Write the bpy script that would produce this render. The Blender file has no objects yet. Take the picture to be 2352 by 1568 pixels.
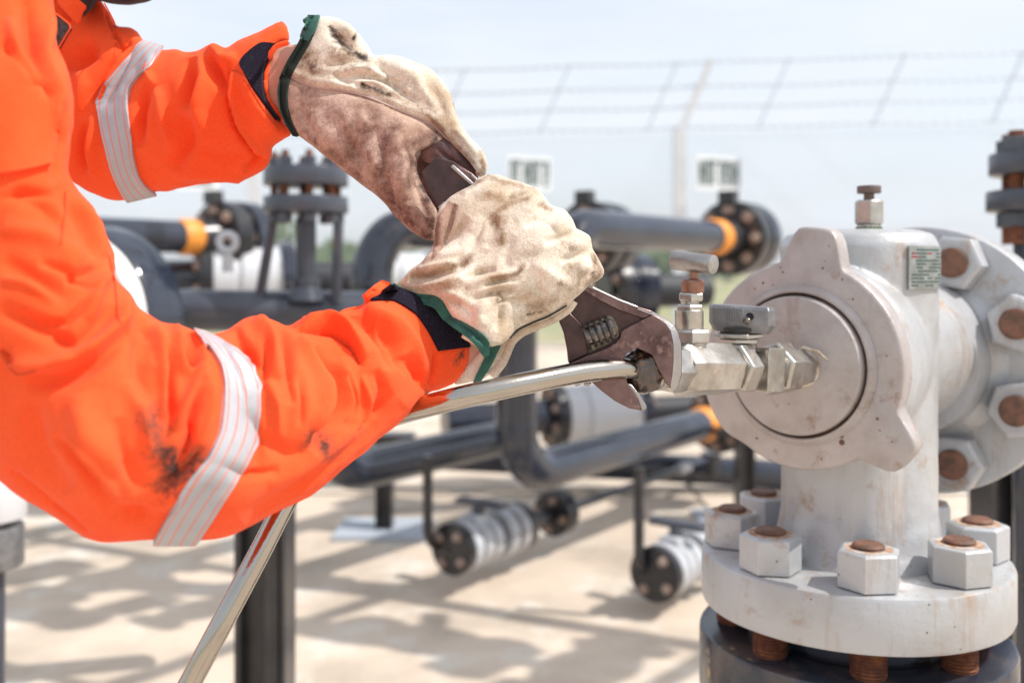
import bpy, bmesh, math, random
import numpy as np
from mathutils import Vector, Matrix
from mathutils.bvhtree import BVHTree
from mathutils.geometry import delaunay_2d_cdt
random.seed(7); rng = np.random.RandomState(7)
scene = bpy.context.scene
C = scene.collection
R = math.radians
# ------------------------------------------------------------------ camera
CH = 1.1; F = 2300.0; HZ = 620.0; CX = 1176.0       # camera height; focal length, horizon row, centre column of the survey grid
cam = bpy.data.cameras.new('camera'); camo = bpy.data.objects.new('camera', cam); C.objects.link(camo)
camo.location = (0, 0, CH); camo.rotation_euler = (R(90), 0, 0)
cam.sensor_width = 36; cam.lens = 36*F/2352; cam.shift_y = -(784-HZ)/2352
cam.clip_start = 0.05; cam.clip_end = 4000
cam.dof.use_dof = True; cam.dof.focus_distance = 0.79; cam.dof.aperture_fstop = 4.4; cam.dof.aperture_blades = 0
scene.camera = camo
# ------------------------------------------------------------------ sky, sun, exposure
SUN_AZ = Vector((0.972, -0.235)).normalized(); SUN_EL = R(51)
w = bpy.data.worlds.new('World'); scene.world = w; w.use_nodes = True
nt = w.node_tree; N = nt.nodes; L = nt.links
bg = N['Background']
sky = N.new('ShaderNodeTexSky'); sky.sky_type = 'NISHITA'; sky.sun_disc = False
sky.sun_elevation = SUN_EL; sky.sun_rotation = math.atan2(SUN_AZ.x, SUN_AZ.y)
sky.air_density = 1.0; sky.dust_density = 2.5; sky.ozone_density = 1.0
tc = N.new('ShaderNodeTexCoord'); mp = N.new('ShaderNodeMapping'); mp.inputs['Scale'].default_value = (1.0, 1.0, 5.0)
nz = N.new('ShaderNodeTexNoise'); nz.inputs['Scale'].default_value = 2.3; nz.inputs['Detail'].default_value = 6; nz.inputs['Roughness'].default_value = .55
cr = N.new('ShaderNodeValToRGB'); cr.color_ramp.elements[0].position = .36; cr.color_ramp.elements[1].position = .62
cr.color_ramp.elements[0].color = (.50, .50, .50, 1); cr.color_ramp.elements[1].color = (.97, .97, .97, 1)
mx = N.new('ShaderNodeMix'); mx.data_type = 'RGBA'; mx.inputs['B'].default_value = (9.0, 9.5, 10.2, 1)
hs = N.new('ShaderNodeHueSaturation'); hs.inputs['Saturation'].default_value = .75; hs.inputs['Value'].default_value = 2.3
L.new(tc.outputs['Generated'], mp.inputs['Vector']); L.new(mp.outputs['Vector'], nz.inputs['Vector'])
L.new(nz.outputs['Fac'], cr.inputs['Fac']); L.new(cr.outputs['Color'], mx.inputs['Factor'])
L.new(sky.outputs['Color'], hs.inputs['Color']); L.new(hs.outputs['Color'], mx.inputs['A'])
L.new(mx.outputs['Result'], bg.inputs['Color']); bg.inputs['Strength'].default_value = 0.104
sun = bpy.data.lights.new('sun', 'SUN'); sun.energy = 4.5; sun.angle = R(0.55); sun.color = (1, .955, .89)
so = bpy.data.objects.new('sun', sun); C.objects.link(so)
sv = Vector((SUN_AZ.x*math.cos(SUN_EL), SUN_AZ.y*math.cos(SUN_EL), math.sin(SUN_EL)))
so.rotation_euler = sv.to_track_quat('Z', 'Y').to_euler()
scene.view_settings.view_transform = 'Standard'; scene.view_settings.look = 'None'
scene.view_settings.exposure = -0.04; scene.view_settings.gamma = 1
scene.render.engine = 'CYCLES'
# ------------------------------------------------------------------ helpers: places
def P(X, Y, d):
    return Vector(((X-CX)/F*d, d, CH+(HZ-Y)/F*d))
def pix(co):
    d = co[:, 1]; return np.stack([CX+co[:, 0]/d*F, HZ-(co[:, 2]-CH)/d*F], 1)
# ------------------------------------------------------------------ helpers: materials
def mat(name, col, rough=.5, metal=0., spec=.5, col2=None, nscale=20, ndet=6, lo=.4, hi=.6, bump=0., bscale=200, bdist=.001,
        rust=None, rlo=.6, rhi=.68, rscale=30, rrough=.85, sheen=0., coat=0., bump2=0., b2scale=30, b2dist=.002, dirt=None, dirt_rough=None, stretch=None, rmetal=0., speck=0., streak=None):
    m = bpy.data.materials.new(name); m.use_nodes = True
    n = m.node_tree.nodes; l = m.node_tree.links; b = n['Principled BSDF']
    b.inputs['Roughness'].default_value = rough; b.inputs['Metallic'].default_value = metal
    b.inputs['Specular IOR Level'].default_value = spec
    if sheen: b.inputs['Sheen Weight'].default_value = sheen; b.inputs['Sheen Roughness'].default_value = .5
    if coat: b.inputs['Coat Weight'].default_value = coat; b.inputs['Coat Roughness'].default_value = .08
    t = n.new('ShaderNodeTexCoord'); vec = t.outputs['Object']
    if stretch:
        mm = n.new('ShaderNodeMapping'); mm.inputs['Scale'].default_value = stretch; l.new(vec, mm.inputs['Vector']); vec = mm.outputs['Vector']
    def noise(s, det=6, rough=.6):
        q = n.new('ShaderNodeTexNoise'); q.inputs['Scale'].default_value = s; q.inputs['Detail'].default_value = det; q.inputs['Roughness'].default_value = rough
        l.new(vec, q.inputs['Vector']); return q.outputs['Fac']
    def ramp(src, a, c):
        q = n.new('ShaderNodeMapRange'); q.inputs['From Min'].default_value = a; q.inputs['From Max'].default_value = c; l.new(src, q.inputs['Value']); return q.outputs['Result']
    def mixc(f, a, c):
        q = n.new('ShaderNodeMix'); q.data_type = 'RGBA'; l.new(f, q.inputs['Factor'])
        for k, v in (('A', a), ('B', c)):
            if isinstance(v, tuple): q.inputs[k].default_value = (*v[:3], 1)
            else: l.new(v, q.inputs[k])
        return q.outputs['Result']
    cur = tuple(col); b.inputs['Base Color'].default_value = (*col, 1)
    if col2: cur = mixc(ramp(noise(nscale, ndet), lo, hi), cur, tuple(col2))
    rf = None
    if rust:
        rf = ramp(noise(rscale, 8, .7), rlo, rhi); cur = mixc(rf, cur, tuple(rust))
    if streak:
        mm2 = n.new('ShaderNodeMapping'); mm2.inputs['Scale'].default_value = (1, 1, .13); l.new(t.outputs['Object'], mm2.inputs['Vector'])
        qn = n.new('ShaderNodeTexNoise'); qn.inputs['Scale'].default_value = streak[1]; qn.inputs['Detail'].default_value = 7; qn.inputs['Roughness'].default_value = .72; l.new(mm2.outputs['Vector'], qn.inputs['Vector'])
        cur = mixc(ramp(qn.outputs['Fac'], streak[2], streak[3]), cur, tuple(streak[0]))
        qn = n.new('ShaderNodeTexVoronoi'); qn.inputs['Scale'].default_value = streak[4]; qn.inputs['Randomness'].default_value = 1; l.new(t.outputs['Object'], qn.inputs['Vector'])
        qm = n.new('ShaderNodeMath'); qm.operation = 'MULTIPLY'; l.new(ramp(qn.outputs['Distance'], streak[5], streak[5]*.5), qm.inputs[0]); l.new(ramp(noise(14, 3, .5), .50, .58), qm.inputs[1])
        cur = mixc(qm.outputs[0], cur, (.16, .09, .06))
    if speck:
        q = n.new('ShaderNodeHueSaturation'); l.new(cur, q.inputs['Color']) if not isinstance(cur, tuple) else None
        qq = n.new('ShaderNodeMapRange'); qq.inputs['From Min'].default_value = .35; qq.inputs['From Max'].default_value = .65; qq.inputs['To Min'].default_value = 1-speck; qq.inputs['To Max'].default_value = 1+speck
        l.new(noise(750, 4, .8), qq.inputs['Value']); l.new(qq.outputs['Result'], q.inputs['Value']); cur = q.outputs['Color']
    df = None
    if dirt:
        a = n.new('ShaderNodeAttribute'); a.attribute_name = 'dirt'
        q = n.new('ShaderNodeMath'); q.operation = 'MULTIPLY_ADD'; l.new(noise(110, 9, .82), q.inputs[0]); q.inputs[1].default_value = 3.2; q.inputs[2].default_value = -1.6
        q2 = n.new('ShaderNodeMath'); q2.operation = 'ADD'; l.new(a.outputs['Fac'], q2.inputs[0]); l.new(q.outputs[0], q2.inputs[1])
        q3 = n.new('ShaderNodeMath'); q3.operation = 'MULTIPLY'; l.new(ramp(q2.outputs[0], .1, 1.1), q3.inputs[0])
        rr = ramp(a.outputs['Fac'], 0.0, .12); l.new(rr, q3.inputs[1]); df = q3.outputs[0]
        cur = mixc(df, cur, tuple(dirt))
        a2 = n.new('ShaderNodeAttribute'); a2.attribute_name = 'soot'
        q4 = n.new('ShaderNodeMath'); q4.operation = 'ADD'; l.new(a2.outputs['Fac'], q4.inputs[0]); l.new(q.outputs[0], q4.inputs[1])
        q5 = n.new('ShaderNodeMath'); q5.operation = 'MULTIPLY'; l.new(ramp(q4.outputs[0], .2, .9), q5.inputs[0]); l.new(ramp(a2.outputs['Fac'], 0, .1), q5.inputs[1])
        cur = mixc(q5.outputs[0], cur, (.035, .028, .028))
    if not isinstance(cur, tuple): l.new(cur, b.inputs['Base Color'])
    if rf is not None and rrough is not None:
        q = n.new('ShaderNodeMapRange'); q.inputs['To Min'].default_value = rough; q.inputs['To Max'].default_value = rrough; l.new(rf, q.inputs['Value']); l.new(q.outputs['Result'], b.inputs['Roughness'])
        if metal:
            q = n.new('ShaderNodeMapRange'); q.inputs['To Min'].default_value = metal; q.inputs['To Max'].default_value = rmetal; l.new(rf, q.inputs['Value']); l.new(q.outputs['Result'], b.inputs['Metallic'])
    last = None
    for (bb, s, dist) in ((bump2, b2scale, b2dist), (bump, bscale, bdist)):
        if bb:
            q = n.new('ShaderNodeBump'); q.inputs['Strength'].default_value = bb; q.inputs['Distance'].default_value = dist
            l.new(noise(s, 5, .6), q.inputs['Height'])
            if last: l.new(last, q.inputs['Normal'])
            last = q.outputs['Normal']
    if last: l.new(last, b.inputs['Normal'])
    return m
M = {}
M['orange'] = mat('orange_cotton', (.92, .086, .018), .92, 0, .2, col2=(.95, .112, .030), nscale=9, bump=.6, bscale=1000, bdist=.0007, sheen=.05, speck=.10, dirt=(.17, .06, .04), bump2=.45, b2scale=45, b2dist=.003)
M['skin'] = mat('skin', (.62, .33, .24), .5, 0, .4, col2=(.55, .27, .19), nscale=40, bump=.2, bscale=600, bdist=.0003)
M['leather'] = mat('suede_leather', (.74, .655, .545), .9, 0, .2, col2=(.44, .32, .21), nscale=24, ndet=10, lo=.46, hi=.70, rust=(.33, .20, .11), rscale=55, rlo=.56, rhi=.80, rrough=.9, bump=.8, bscale=1100, bdist=.0006, sheen=.3, speck=.22, dirt=(.25, .145, .08), bump2=.5, b2scale=70, b2dist=.003)
M['leather_pink'] = mat('palm_leather', (.55, .385, .31), .75, 0, .3, col2=(.26, .145, .095), nscale=24, ndet=9, lo=.42, hi=.7, rust=(.78, .58, .42), rscale=120, rlo=.58, rhi=.78, rrough=.9, bump=.6, bscale=900, bdist=.0006, speck=.22, dirt=(.13, .055, .04), bump2=.5, b2scale=60, b2dist=.003)
M['leather_dark'] = mat('dark_shaded_leather', (.23, .10, .085), .55, 0, .4, col2=(.07, .035, .035), nscale=60, bump=.5, bscale=500, bdist=.0006)  # dark inner leather, shade inside the fist put into the colour
M['green'] = mat('green_binding', (.03, .13, .10), .75, 0, .3, col2=(.02, .085, .07), nscale=80, bump=.7, bscale=700, bdist=.0006, sheen=.15)
M['green_dark'] = mat('dark_green_binding', (.018, .026, .022), .75, 0, .3, col2=(.016, .03, .024), nscale=40, bump=.7, bscale=700, bdist=.0006)
M['velcro'] = mat('velcro', (.012, .009, .02), .95, 0, .2, col2=(.06, .055, .08), nscale=700, ndet=2, lo=.60, hi=.75, bump=1, bscale=800, bdist=.0015)
M['black_cloth'] = mat('black_cloth', (.03, .025, .035), .9, 0, .2, bump=.5, bscale=700, bdist=.0006, sheen=.1)
M['white_paint'] = mat('aged_white_paint', (.47, .48, .50), .36, .22, .5, col2=(.40, .395, .39), nscale=9, lo=.45, hi=.65, rust=(.34, .20, .11), rscale=24, rlo=.57, rhi=.74, streak=((.36, .25, .17), 36, .54, .76, 60, .085), bump=.25, bscale=160, bdist=.0015, bump2=.35, b2scale=55, b2dist=.003)
M['white_dirty'] = mat('dirty_white_paint', (.45, .41, .40), .40, .15, .5, col2=(.33, .285, .27), nscale=22, lo=.40, hi=.72, rust=(.24, .13, .08), rscale=34, rlo=.57, rhi=.74, streak=((.30, .21, .165), 30, .58, .80, 75, .11), bump=.3, bscale=160, bdist=.0015, bump2=.4, b2scale=60, b2dist=.003)
M['rust'] = mat('rusty_steel', (.24, .092, .042), .85, 0, .3, col2=(.12, .045, .03), nscale=90, bump=.6, bscale=300, bdist=.001)
M['rust_stain'] = mat('rust_stain', (.40, .22, .12), .9, 0, .2, col2=(.52, .46, .42), nscale=110, lo=.42, hi=.6)
M['rust_brown'] = mat('brown_bolt_end', (.22, .105, .070), .65, .1, .4, col2=(.12, .07, .05), nscale=70, bump=.4, bscale=300, bdist=.0008)
M['steel'] = mat('stainless_steel', (.44, .41, .37), .13, 1, .5, col2=(.40, .36, .31), nscale=26, lo=.35, hi=.75, rust=(.40, .25, .14), rscale=60, rlo=.66, rhi=.74, rrough=.5, rmetal=.5, bump=.25, bscale=260, bdist=.0005)
M['fitting'] = mat('fitting_steel', (.55, .53, .50), .33, .95, .5, col2=(.36, .33, .29), nscale=45, lo=.38, hi=.70, rust=(.36, .24, .15), rscale=60, rlo=.58, rhi=.76, rrough=.6, rmetal=.3, bump=.4, bscale=180, bdist=.0006)
M['copper'] = mat('tarnished_bronze', (.36, .21, .15), .42, .7, .5, col2=(.30, .14, .10), nscale=80, bump=.3, bscale=300, bdist=.0006)
M['wrench'] = mat('oily_brown_steel', (.215, .135, .130), .34, .75, .5, col2=(.095, .055, .055), nscale=38, ndet=10, lo=.38, hi=.66, rust=(.40, .26, .23), rscale=70, rlo=.56, rhi=.74, rrough=.5, rmetal=.4, bump=.35, bscale=260, bdist=.0008, bump2=.3, b2scale=60, b2dist=.002)
M['wrench_dark'] = mat('shaded_recess_steel', (.10, .062, .06), .32, .8, .5, col2=(.07, .045, .045), nscale=60, bump=.35, bscale=260, bdist=.0006)  # darker wrench steel, the shade of the recess is in its colour
M['edge_glint_steel'] = mat('worn_edge_and_glint_steel', (.40, .385, .38), .38, .9, .5, col2=(.35, .32, .32), nscale=60, lo=.4, hi=.7, bump=.6, bscale=160, bdist=.001)  # worn bare edges, also the pale strips that paint edge highlights
M['worm'] = mat('greasy_worm_steel', (.06, .05, .05), .15, .7, .6, col2=(.22, .19, .17), nscale=140, coat=.8)
M['knurl'] = mat('knurled_steel', (.20, .18, .17), .3, .9, .5, col2=(.08, .07, .07), nscale=200)
M['grease'] = mat('dark_grease', (.035, .018, .010), .12, 0, .7, col2=(.12, .05, .02), nscale=120, lo=.5, hi=.7, coat=1, bump=1, bscale=160, bdist=.003)
M['grey_alu'] = mat('grey_lever', (.28, .28, .29), .38, .6, .5, col2=(.20, .20, .21), nscale=60, bump=.4, bscale=300, bdist=.0005)
M['navy'] = mat('navy_black_paint', (.018, .023, .038), .11, 0, .75, col2=(.03, .036, .055), nscale=8, rust=(.16, .09, .05), rscale=14, rlo=.70, rhi=.76)
M['black_paint'] = mat('black_paint', (.014, .014, .018), .28, 0, .6, col2=(.032, .031, .034), nscale=12, rust=(.17, .085, .045), rscale=16, rlo=.66, rhi=.76)
M['grey_black'] = mat('weathered_black_paint', (.042, .048, .066), .28, 0, .7, col2=(.062, .068, .09), nscale=10, rust=(.24, .11, .05), rscale=18, rlo=.64, rhi=.76)
M['rough_black'] = mat('matt_black_paint', (.03, .032, .04), .6)
M['yellow'] = mat('orange_yellow_band', (.80, .30, .045), .5, 0, .5)
M['bg_white'] = mat('valve_white_paint', (.60, .61, .64), .4, 0, .5, col2=(.62, .62, .63), nscale=6, rust=(.35, .22, .15), rscale=16, rlo=.68, rhi=.76)
M['drum_grey'] = mat('grey_white_paint', (.50, .52, .55), .4, 0, .5, col2=(.40, .40, .42), nscale=14, rust=(.3, .2, .14), rscale=16, rlo=.64, rhi=.76)
M['bg_bolt'] = mat('brown_nut', (.30, .19, .14), .6, .3, .4, col2=(.45, .36, .32), nscale=50)
M['silver'] = mat('silver_hub', (.72, .73, .74), .35, .4, .5)
M['concrete_post'] = mat('pale_concrete_post', (.70, .72, .75), .85, 0, .3, col2=(.62, .64, .67), nscale=12)
M['galv'] = mat('galvanised_wire', (.57, .62, .69), .5, .4, .5)
M['sign_white'] = mat('sign_white', (.74, .77, .80), .5)
M['sign_green'] = mat('sign_green', (.03, .075, .068), .6)
M['moss'] = mat('moss', (.10, .17, .05), .9, col2=(.06, .09, .03), nscale=200)
M['bark'] = mat('bark', (.10, .07, .05), .9)
M['leaf'] = mat('leaf', (.07, .13, .03), .7, col2=(.12, .17, .05), nscale=3)
M['plate'] = mat('name_plate', (.42, .44, .44), .3, .7, .5, col2=(.28, .29, .28), nscale=60)
M['ink'] = mat('plate_ink', (.06, .10, .09), .5)
M['ink_red'] = mat('plate_red', (.25, .05, .05), .5)
M['red_paint'] = mat('red_paint_fleck', (.50, .05, .05), .4)
M['cloth_patch'] = mat('black_patch', (.02, .016, .018), .7, col2=(.09, .05, .045), nscale=300)
def band_mat():
    m = bpy.data.materials.new('reflective_tape'); m.use_nodes = True; n = m.node_tree.nodes; l = m.node_tree.links; b = n['Principled BSDF']
    u = n.new('ShaderNodeUVMap'); s = n.new('ShaderNodeSeparateXYZ'); l.new(u.outputs['UV'], s.inputs[0])
    acc = None
    for c in (.09, .34, .62, .90):
        a = n.new('ShaderNodeMath'); a.operation = 'SUBTRACT'; l.new(s.outputs['Y'], a.inputs[0]); a.inputs[1].default_value = c
        a2 = n.new('ShaderNodeMath'); a2.operation = 'ABSOLUTE'; l.new(a.outputs[0], a2.inputs[0])
        a3 = n.new('ShaderNodeMath'); a3.operation = 'LESS_THAN'; l.new(a2.outputs[0], a3.inputs[0]); a3.inputs[1].default_value = .020
        if acc is None: acc = a3.outputs[0]
        else:
            q = n.new('ShaderNodeMath'); q.operation = 'MAXIMUM'; l.new(acc, q.inputs[0]); l.new(a3.outputs[0], q.inputs[1]); acc = q.outputs[0]
    d = n.new('ShaderNodeMath'); d.operation = 'MULTIPLY'; l.new(s.outputs['X'], d.inputs[0]); d.inputs[1].default_value = 110
    d2 = n.new('ShaderNodeMath'); d2.operation = 'FRACT'; l.new(d.outputs[0], d2.inputs[0])
    d3 = n.new('ShaderNodeMath'); d3.operation = 'LESS_THAN'; l.new(d2.outputs[0], d3.inputs[0]); d3.inputs[1].default_value = .72
    d4 = n.new('ShaderNodeMath'); d4.operation = 'MULTIPLY'; l.new(acc, d4.inputs[0]); l.new(d3.outputs[0], d4.inputs[1])
    t = n.new('ShaderNodeTexCoord'); nn = n.new('ShaderNodeTexNoise'); nn.inputs['Scale'].default_value = 60; nn.inputs['Detail'].default_value = 6; l.new(t.outputs['Object'], nn.inputs['Vector'])
    c0 = n.new('ShaderNodeMix'); c0.data_type = 'RGBA'; l.new(nn.outputs['Fac'], c0.inputs['Factor']); c0.inputs['A'].default_value = (.36, .37, .40, 1); c0.inputs['B'].default_value = (.47, .48, .52, 1)
    c1 = n.new('ShaderNodeMix'); c1.data_type = 'RGBA'; l.new(d4.outputs[0], c1.inputs['Factor']); l.new(c0.outputs['Result'], c1.inputs['A']); c1.inputs['B'].default_value = (.80, .14, .05, 1)
    l.new(c1.outputs['Result'], b.inputs['Base Color']); b.inputs['Roughness'].default_value = .6; b.inputs['Metallic'].default_value = .15
    bp = n.new('ShaderNodeBump'); bp.inputs['Distance'].default_value = .002; bp.inputs['Strength'].default_value = .5
    nb = n.new('ShaderNodeTexNoise'); nb.inputs['Scale'].default_value = 90; nb.inputs['Detail'].default_value = 3; l.new(t.outputs['Object'], nb.inputs['Vector'])
    sb = n.new('ShaderNodeMath'); sb.operation = 'SUBTRACT'; l.new(nb.outputs['Fac'], sb.inputs[0]); l.new(acc, sb.inputs[1]); l.new(sb.outputs[0], bp.inputs['Height']); l.new(bp.outputs['Normal'], b.inputs['Normal'])
    return m
M['band'] = band_mat()
# ------------------------------------------------------------------ helpers: objects
def empty(name, label, cat, loc=(0, 0, 0), group=None):
    o = bpy.data.objects.new(name, None); C.objects.link(o); o.location = loc
    o.empty_display_size = .05
    o['label'] = label; o['category'] = cat
    if group: o['group'] = group
    return o
def tag(o, label, cat, group=None):
    o['label'] = label; o['category'] = cat
    if group: o['group'] = group
    return o
def shade(me, ang=.6):
    for p in me.polygons: p.use_smooth = True
    me.set_sharp_from_angle(angle=ang)
class MB:
    """collects shapes given in world coordinates; build() links them as one object"""
    def __init__(s): s.v = []; s.f = []; s.m = []; s.cm = 0
    def add(s, v, f, m=None):
        o = len(s.v); s.v += [tuple(a) for a in v]; s.f += [tuple(i+o for i in q) for q in f]; s.m += [s.cm if m is None else m]*len(f)
        return s
    def lathe(s, prof, org, ax, seg=48, up=None, m=None, a0=0.):
        org = Vector(org); ax = Vector(ax).normalized(); up = Vector(up) if up else (Vector((0, 0, 1)) if abs(ax.z) < .9 else Vector((1, 0, 0)))
        u = (up-ax*up.dot(ax)).normalized(); v = ax.cross(u)
        vs = []; fs = []
        for (r, h) in prof:
            for k in range(seg):
                a = a0+2*math.pi*k/seg; vs.append(org+ax*h+(u*math.cos(a)+v*math.sin(a))*max(r, 1e-5))
        for i in range(len(prof)-1):
            for k in range(seg):
                k2 = (k+1) % seg; fs.append((i*seg+k, i*seg+k2, (i+1)*seg+k2, (i+1)*seg+k))
        fs.append(tuple(range(seg))[::-1]); fs.append(tuple((len(prof)-1)*seg+k for k in range(seg)))
        return s.add(vs, fs, m)
    def cyl(s, a, b, r, r2=None, seg=32, bev=0., m=None):
        a = Vector(a); b = Vector(b); h = (b-a).length; r2 = r if r2 is None else r2
        pr = [(r, 0), (r2, h)] if not bev else [(r-bev, 0), (r-bev*.3, bev*.3), (r, bev), (r2, h-bev), (r2-bev*.3, h-bev*.3), (r2-bev, h)]
        return s.lathe(pr, a, b-a, seg, m=m)
    def hexn(s, org, ax, r, h, m=None, a0=0., up=None, ch=.12):
        # hexagonal prism with turned chamfer corners
        c = r*ch; return s.lathe([(r*.86, 0), (r, c*.6), (r, h-c*.6), (r*.88, h)], org, ax, 6, up=up, m=m, a0=a0)
    def tube(s, pts, r, seg=20, m=None, caps=True):
        pts = [Vector(p) for p in pts]; n = len(pts); rs = r if isinstance(r, (list, tuple)) else [r]*n
        T = [(pts[min(i+1, n-1)]-pts[max(i-1, 0)]).normalized() for i in range(n)]
        u = T[0].orthogonal().normalized(); vs = []; fs = []
        for i in range(n):
            u = (u-T[i]*u.dot(T[i])).normalized(); v = T[i].cross(u)
            for k in range(seg):
                a = 2*math.pi*k/seg; vs.append(pts[i]+(u*math.cos(a)+v*math.sin(a))*rs[i])
        for i in range(n-1):
            for k in range(seg):
                k2 = (k+1) % seg; fs.append((i*seg+k, i*seg+k2, (i+1)*seg+k2, (i+1)*seg+k))
        if caps: fs.append(tuple(range(seg))[::-1]); fs.append(tuple((n-1)*seg+k for k in range(seg)))
        return s.add(vs, fs, m)
    def box(s, c, sx, sy, sz, ax=None, ay=None, az=None, m=None):
        c = Vector(c); ax = Vector(ax or (1, 0, 0)).normalized(); ay = Vector(ay or (0, 1, 0)).normalized(); az = Vector(az or (0, 0, 1)).normalized()
        vs = [c+ax*(i*sx/2)+ay*(j*sy/2)+az*(k*sz/2) for i in (-1, 1) for j in (-1, 1) for k in (-1, 1)]
        return s.add(vs, [(0, 1, 3, 2), (4, 6, 7, 5), (0, 4, 5, 1), (2, 3, 7, 6), (0, 2, 6, 4), (1, 5, 7, 3)], m)
    def plate(s, poly, d1, d2, m=None):
        # outline surveyed at distance d1, straight-sided slab back to distance d2
        a = [P(x, y, d1) for x, y in poly]; b = [p+Vector((0, d2-d1, 0)) for p in a]; n = len(a)
        return s.add(a+b, [tuple(range(n)), tuple(range(2*n-1, n-1, -1))]+[(i, n+i, n+(i+1) % n, (i+1) % n) for i in range(n)], m)
    def build(s, name, mats, parent=None, smooth=.6, bevel=0., bseg=2, origin=None):
        me = bpy.data.meshes.new(name); v = s.v
        pl = parent.location if parent is not None else Vector((0, 0, 0))
        if parent is not None and parent.parent is not None: pl = pl + parent.parent.location
        if parent is None:
            a = np.array(v); origin = Vector(((a[:, 0].min()+a[:, 0].max())/2, (a[:, 1].min()+a[:, 1].max())/2, a[:, 2].min())) if origin is None else Vector(origin)
        else: origin = pl
        me.from_pydata([Vector(q)-origin for q in v], [], s.f)
        ms = mats if isinstance(mats, (list, tuple)) else [mats]
        for q in ms: me.materials.append(q)
        me.polygons.foreach_set('material_index', s.m)
        bm = bmesh.new(); bm.from_mesh(me); bmesh.ops.recalc_face_normals(bm, faces=bm.faces); bm.to_mesh(me); bm.free()
        if smooth: shade(me, smooth)
        o = bpy.data.objects.new(name, me); C.objects.link(o)
        if parent is not None:
            o.parent = parent; o.location = (0, 0, 0)
            if parent.type == 'MESH' : pass
        else: o.location = origin
        if bevel:
            b = o.modifiers.new('bevel', 'BEVEL'); b.width = bevel; b.segments = bseg; b.limit_method = 'ANGLE'; b.angle_limit = .6
            b.harden_normals = False
        return o
def world_obj(name, me, mats, parent):
    """links a mesh whose coordinates are world coordinates under a parent empty/mesh"""
    pl = Vector((0, 0, 0)); q = parent
    while q is not None: pl += q.location; q = q.parent
    me.transform(Matrix.Translation(-pl))
    me.materials.clear()
    for m_ in (mats if isinstance(mats, (list, tuple)) else [mats]): me.materials.append(m_)
    for p in me.polygons: p.use_smooth = True
    o = bpy.data.objects.new(name, me); C.objects.link(o); o.parent = parent; return o
# ------------------------------------------------------------------ helpers: soft bodies
def crom(pts, step, closed=True):
    pts = np.array(pts, float); n = len(pts); out = []
    for i in range(n if closed else n-1):
        g = (lambda k: pts[k % n]) if closed else (lambda k: pts[min(max(k, 0), n-1)])
        p0, p1, p2, p3 = g(i-1), g(i), g(i+1), g(i+2)
        m = max(1, int(np.linalg.norm(p2-p1)/step))
        for k in range(m):
            t = k/m; q = .5*((2*p1)+(-p0+p2)*t+(2*p0-5*p1+4*p2-p3)*t*t+(-p0+3*p1-3*p2+p3)*t**3)
            out.append(.5*q+.5*(p1*(1-t)+p2*t))
    if not closed: out.append(pts[-1])
    return np.array(out)
def inside(pts, poly):
    x, y = pts[:, 0], pts[:, 1]; r = np.zeros(len(pts), bool); n = len(poly)
    for i in range(n):
        x1, y1 = poly[i]; x2, y2 = poly[(i+1) % n]
        if y1 == y2: continue
        c = ((y1 > y) != (y2 > y)) & (x < (x2-x1)*(y-y1)/(y2-y1)+x1); r ^= c
    return r
def dfield(ctrl):
    c = np.array(ctrl, float)
    def f(p):
        d2 = ((p[:, None, :]-c[None, :, :2])**2).sum(2)+60.**2; wt = d2**-1.6
        return (wt*c[None, :, 2]).sum(1)/wt.sum(1)
    return f
def inflate(poly, ctrl, k=.7, kb=None, step=7.):
    """rounded closed body: outline surveyed on the grid, mid-surface distance from ctrl, thickness from a membrane solve"""
    kb = k if kb is None else kb
    B = crom(poly, step*.7); fn = dfield(ctrl)
    x0, y0 = B.min(0)-step*2; x1, y1 = B.max(0)+step*2
    gx = np.arange(x0, x1, step); gy = np.arange(y0, y1, step); GX, GY = np.meshgrid(gx, gy)
    G = np.stack([GX.ravel(), GY.ravel()], 1); ins = inside(G, B).reshape(GX.shape)
    u = np.zeros(GX.shape); red = (np.add.outer(np.arange(len(gy)), np.arange(len(gx))) % 2 == 0)
    om = 2/(1+math.sin(math.pi/(max(GX.shape)*.6)))
    for it in range(260):
        for col in (red, ~red):
            nb = np.zeros_like(u); nb[1:-1, 1:-1] = u[:-2, 1:-1]+u[2:, 1:-1]+u[1:-1, :-2]+u[1:-1, 2:]
            new = (nb+4*step*step)/4; mk = ins & col; u[mk] += om*(new[mk]-u[mk])
    t = np.sqrt(np.maximum(u, 0)).ravel()
    idx = np.where(ins.ravel())[0]; Q = G[idx]
    dm = np.full(len(Q), 1e9)
    for i in range(len(B)): dm = np.minimum(dm, ((Q-B[i])**2).sum(1))
    keep = dm > (step*.55)**2; Q = Q[keep]; t = t[idx][keep]
    n = len(B); allp = [Vector(p) for p in B]+[Vector(p) for p in Q]
    vs, es, fs, ov, oe, of = delaunay_2d_cdt(allp, [(i, (i+1) % n) for i in range(n)], [], 1, 1e-5)
    pts = np.array([v[:] for v in vs]); th = np.zeros(len(pts)); isb = np.zeros(len(pts), bool)
    for i, o in enumerate(ov):
        src = o[0] if o else 0
        if src < n or not o: isb[i] = True
        else: th[i] = t[src-n]
        for s_ in o:
            if s_ < n: isb[i] = True; th[i] = 0
    dd = fn(pts); verts = []; back = {}
    for i in range(len(pts)):
        verts.append(P(pts[i, 0], pts[i, 1], dd[i]-th[i]*k*dd[i]/F))
    for i in range(len(pts)):
        if not isb[i]: back[i] = len(verts); verts.append(P(pts[i, 0], pts[i, 1], dd[i]+th[i]*kb*dd[i]/F))
        else: back[i] = i
    faces = [tuple(f) for f in fs]+[tuple(back[j] for j in f)[::-1] for f in fs if not all(isb[j] for j in f)]
    return verts, faces
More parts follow.
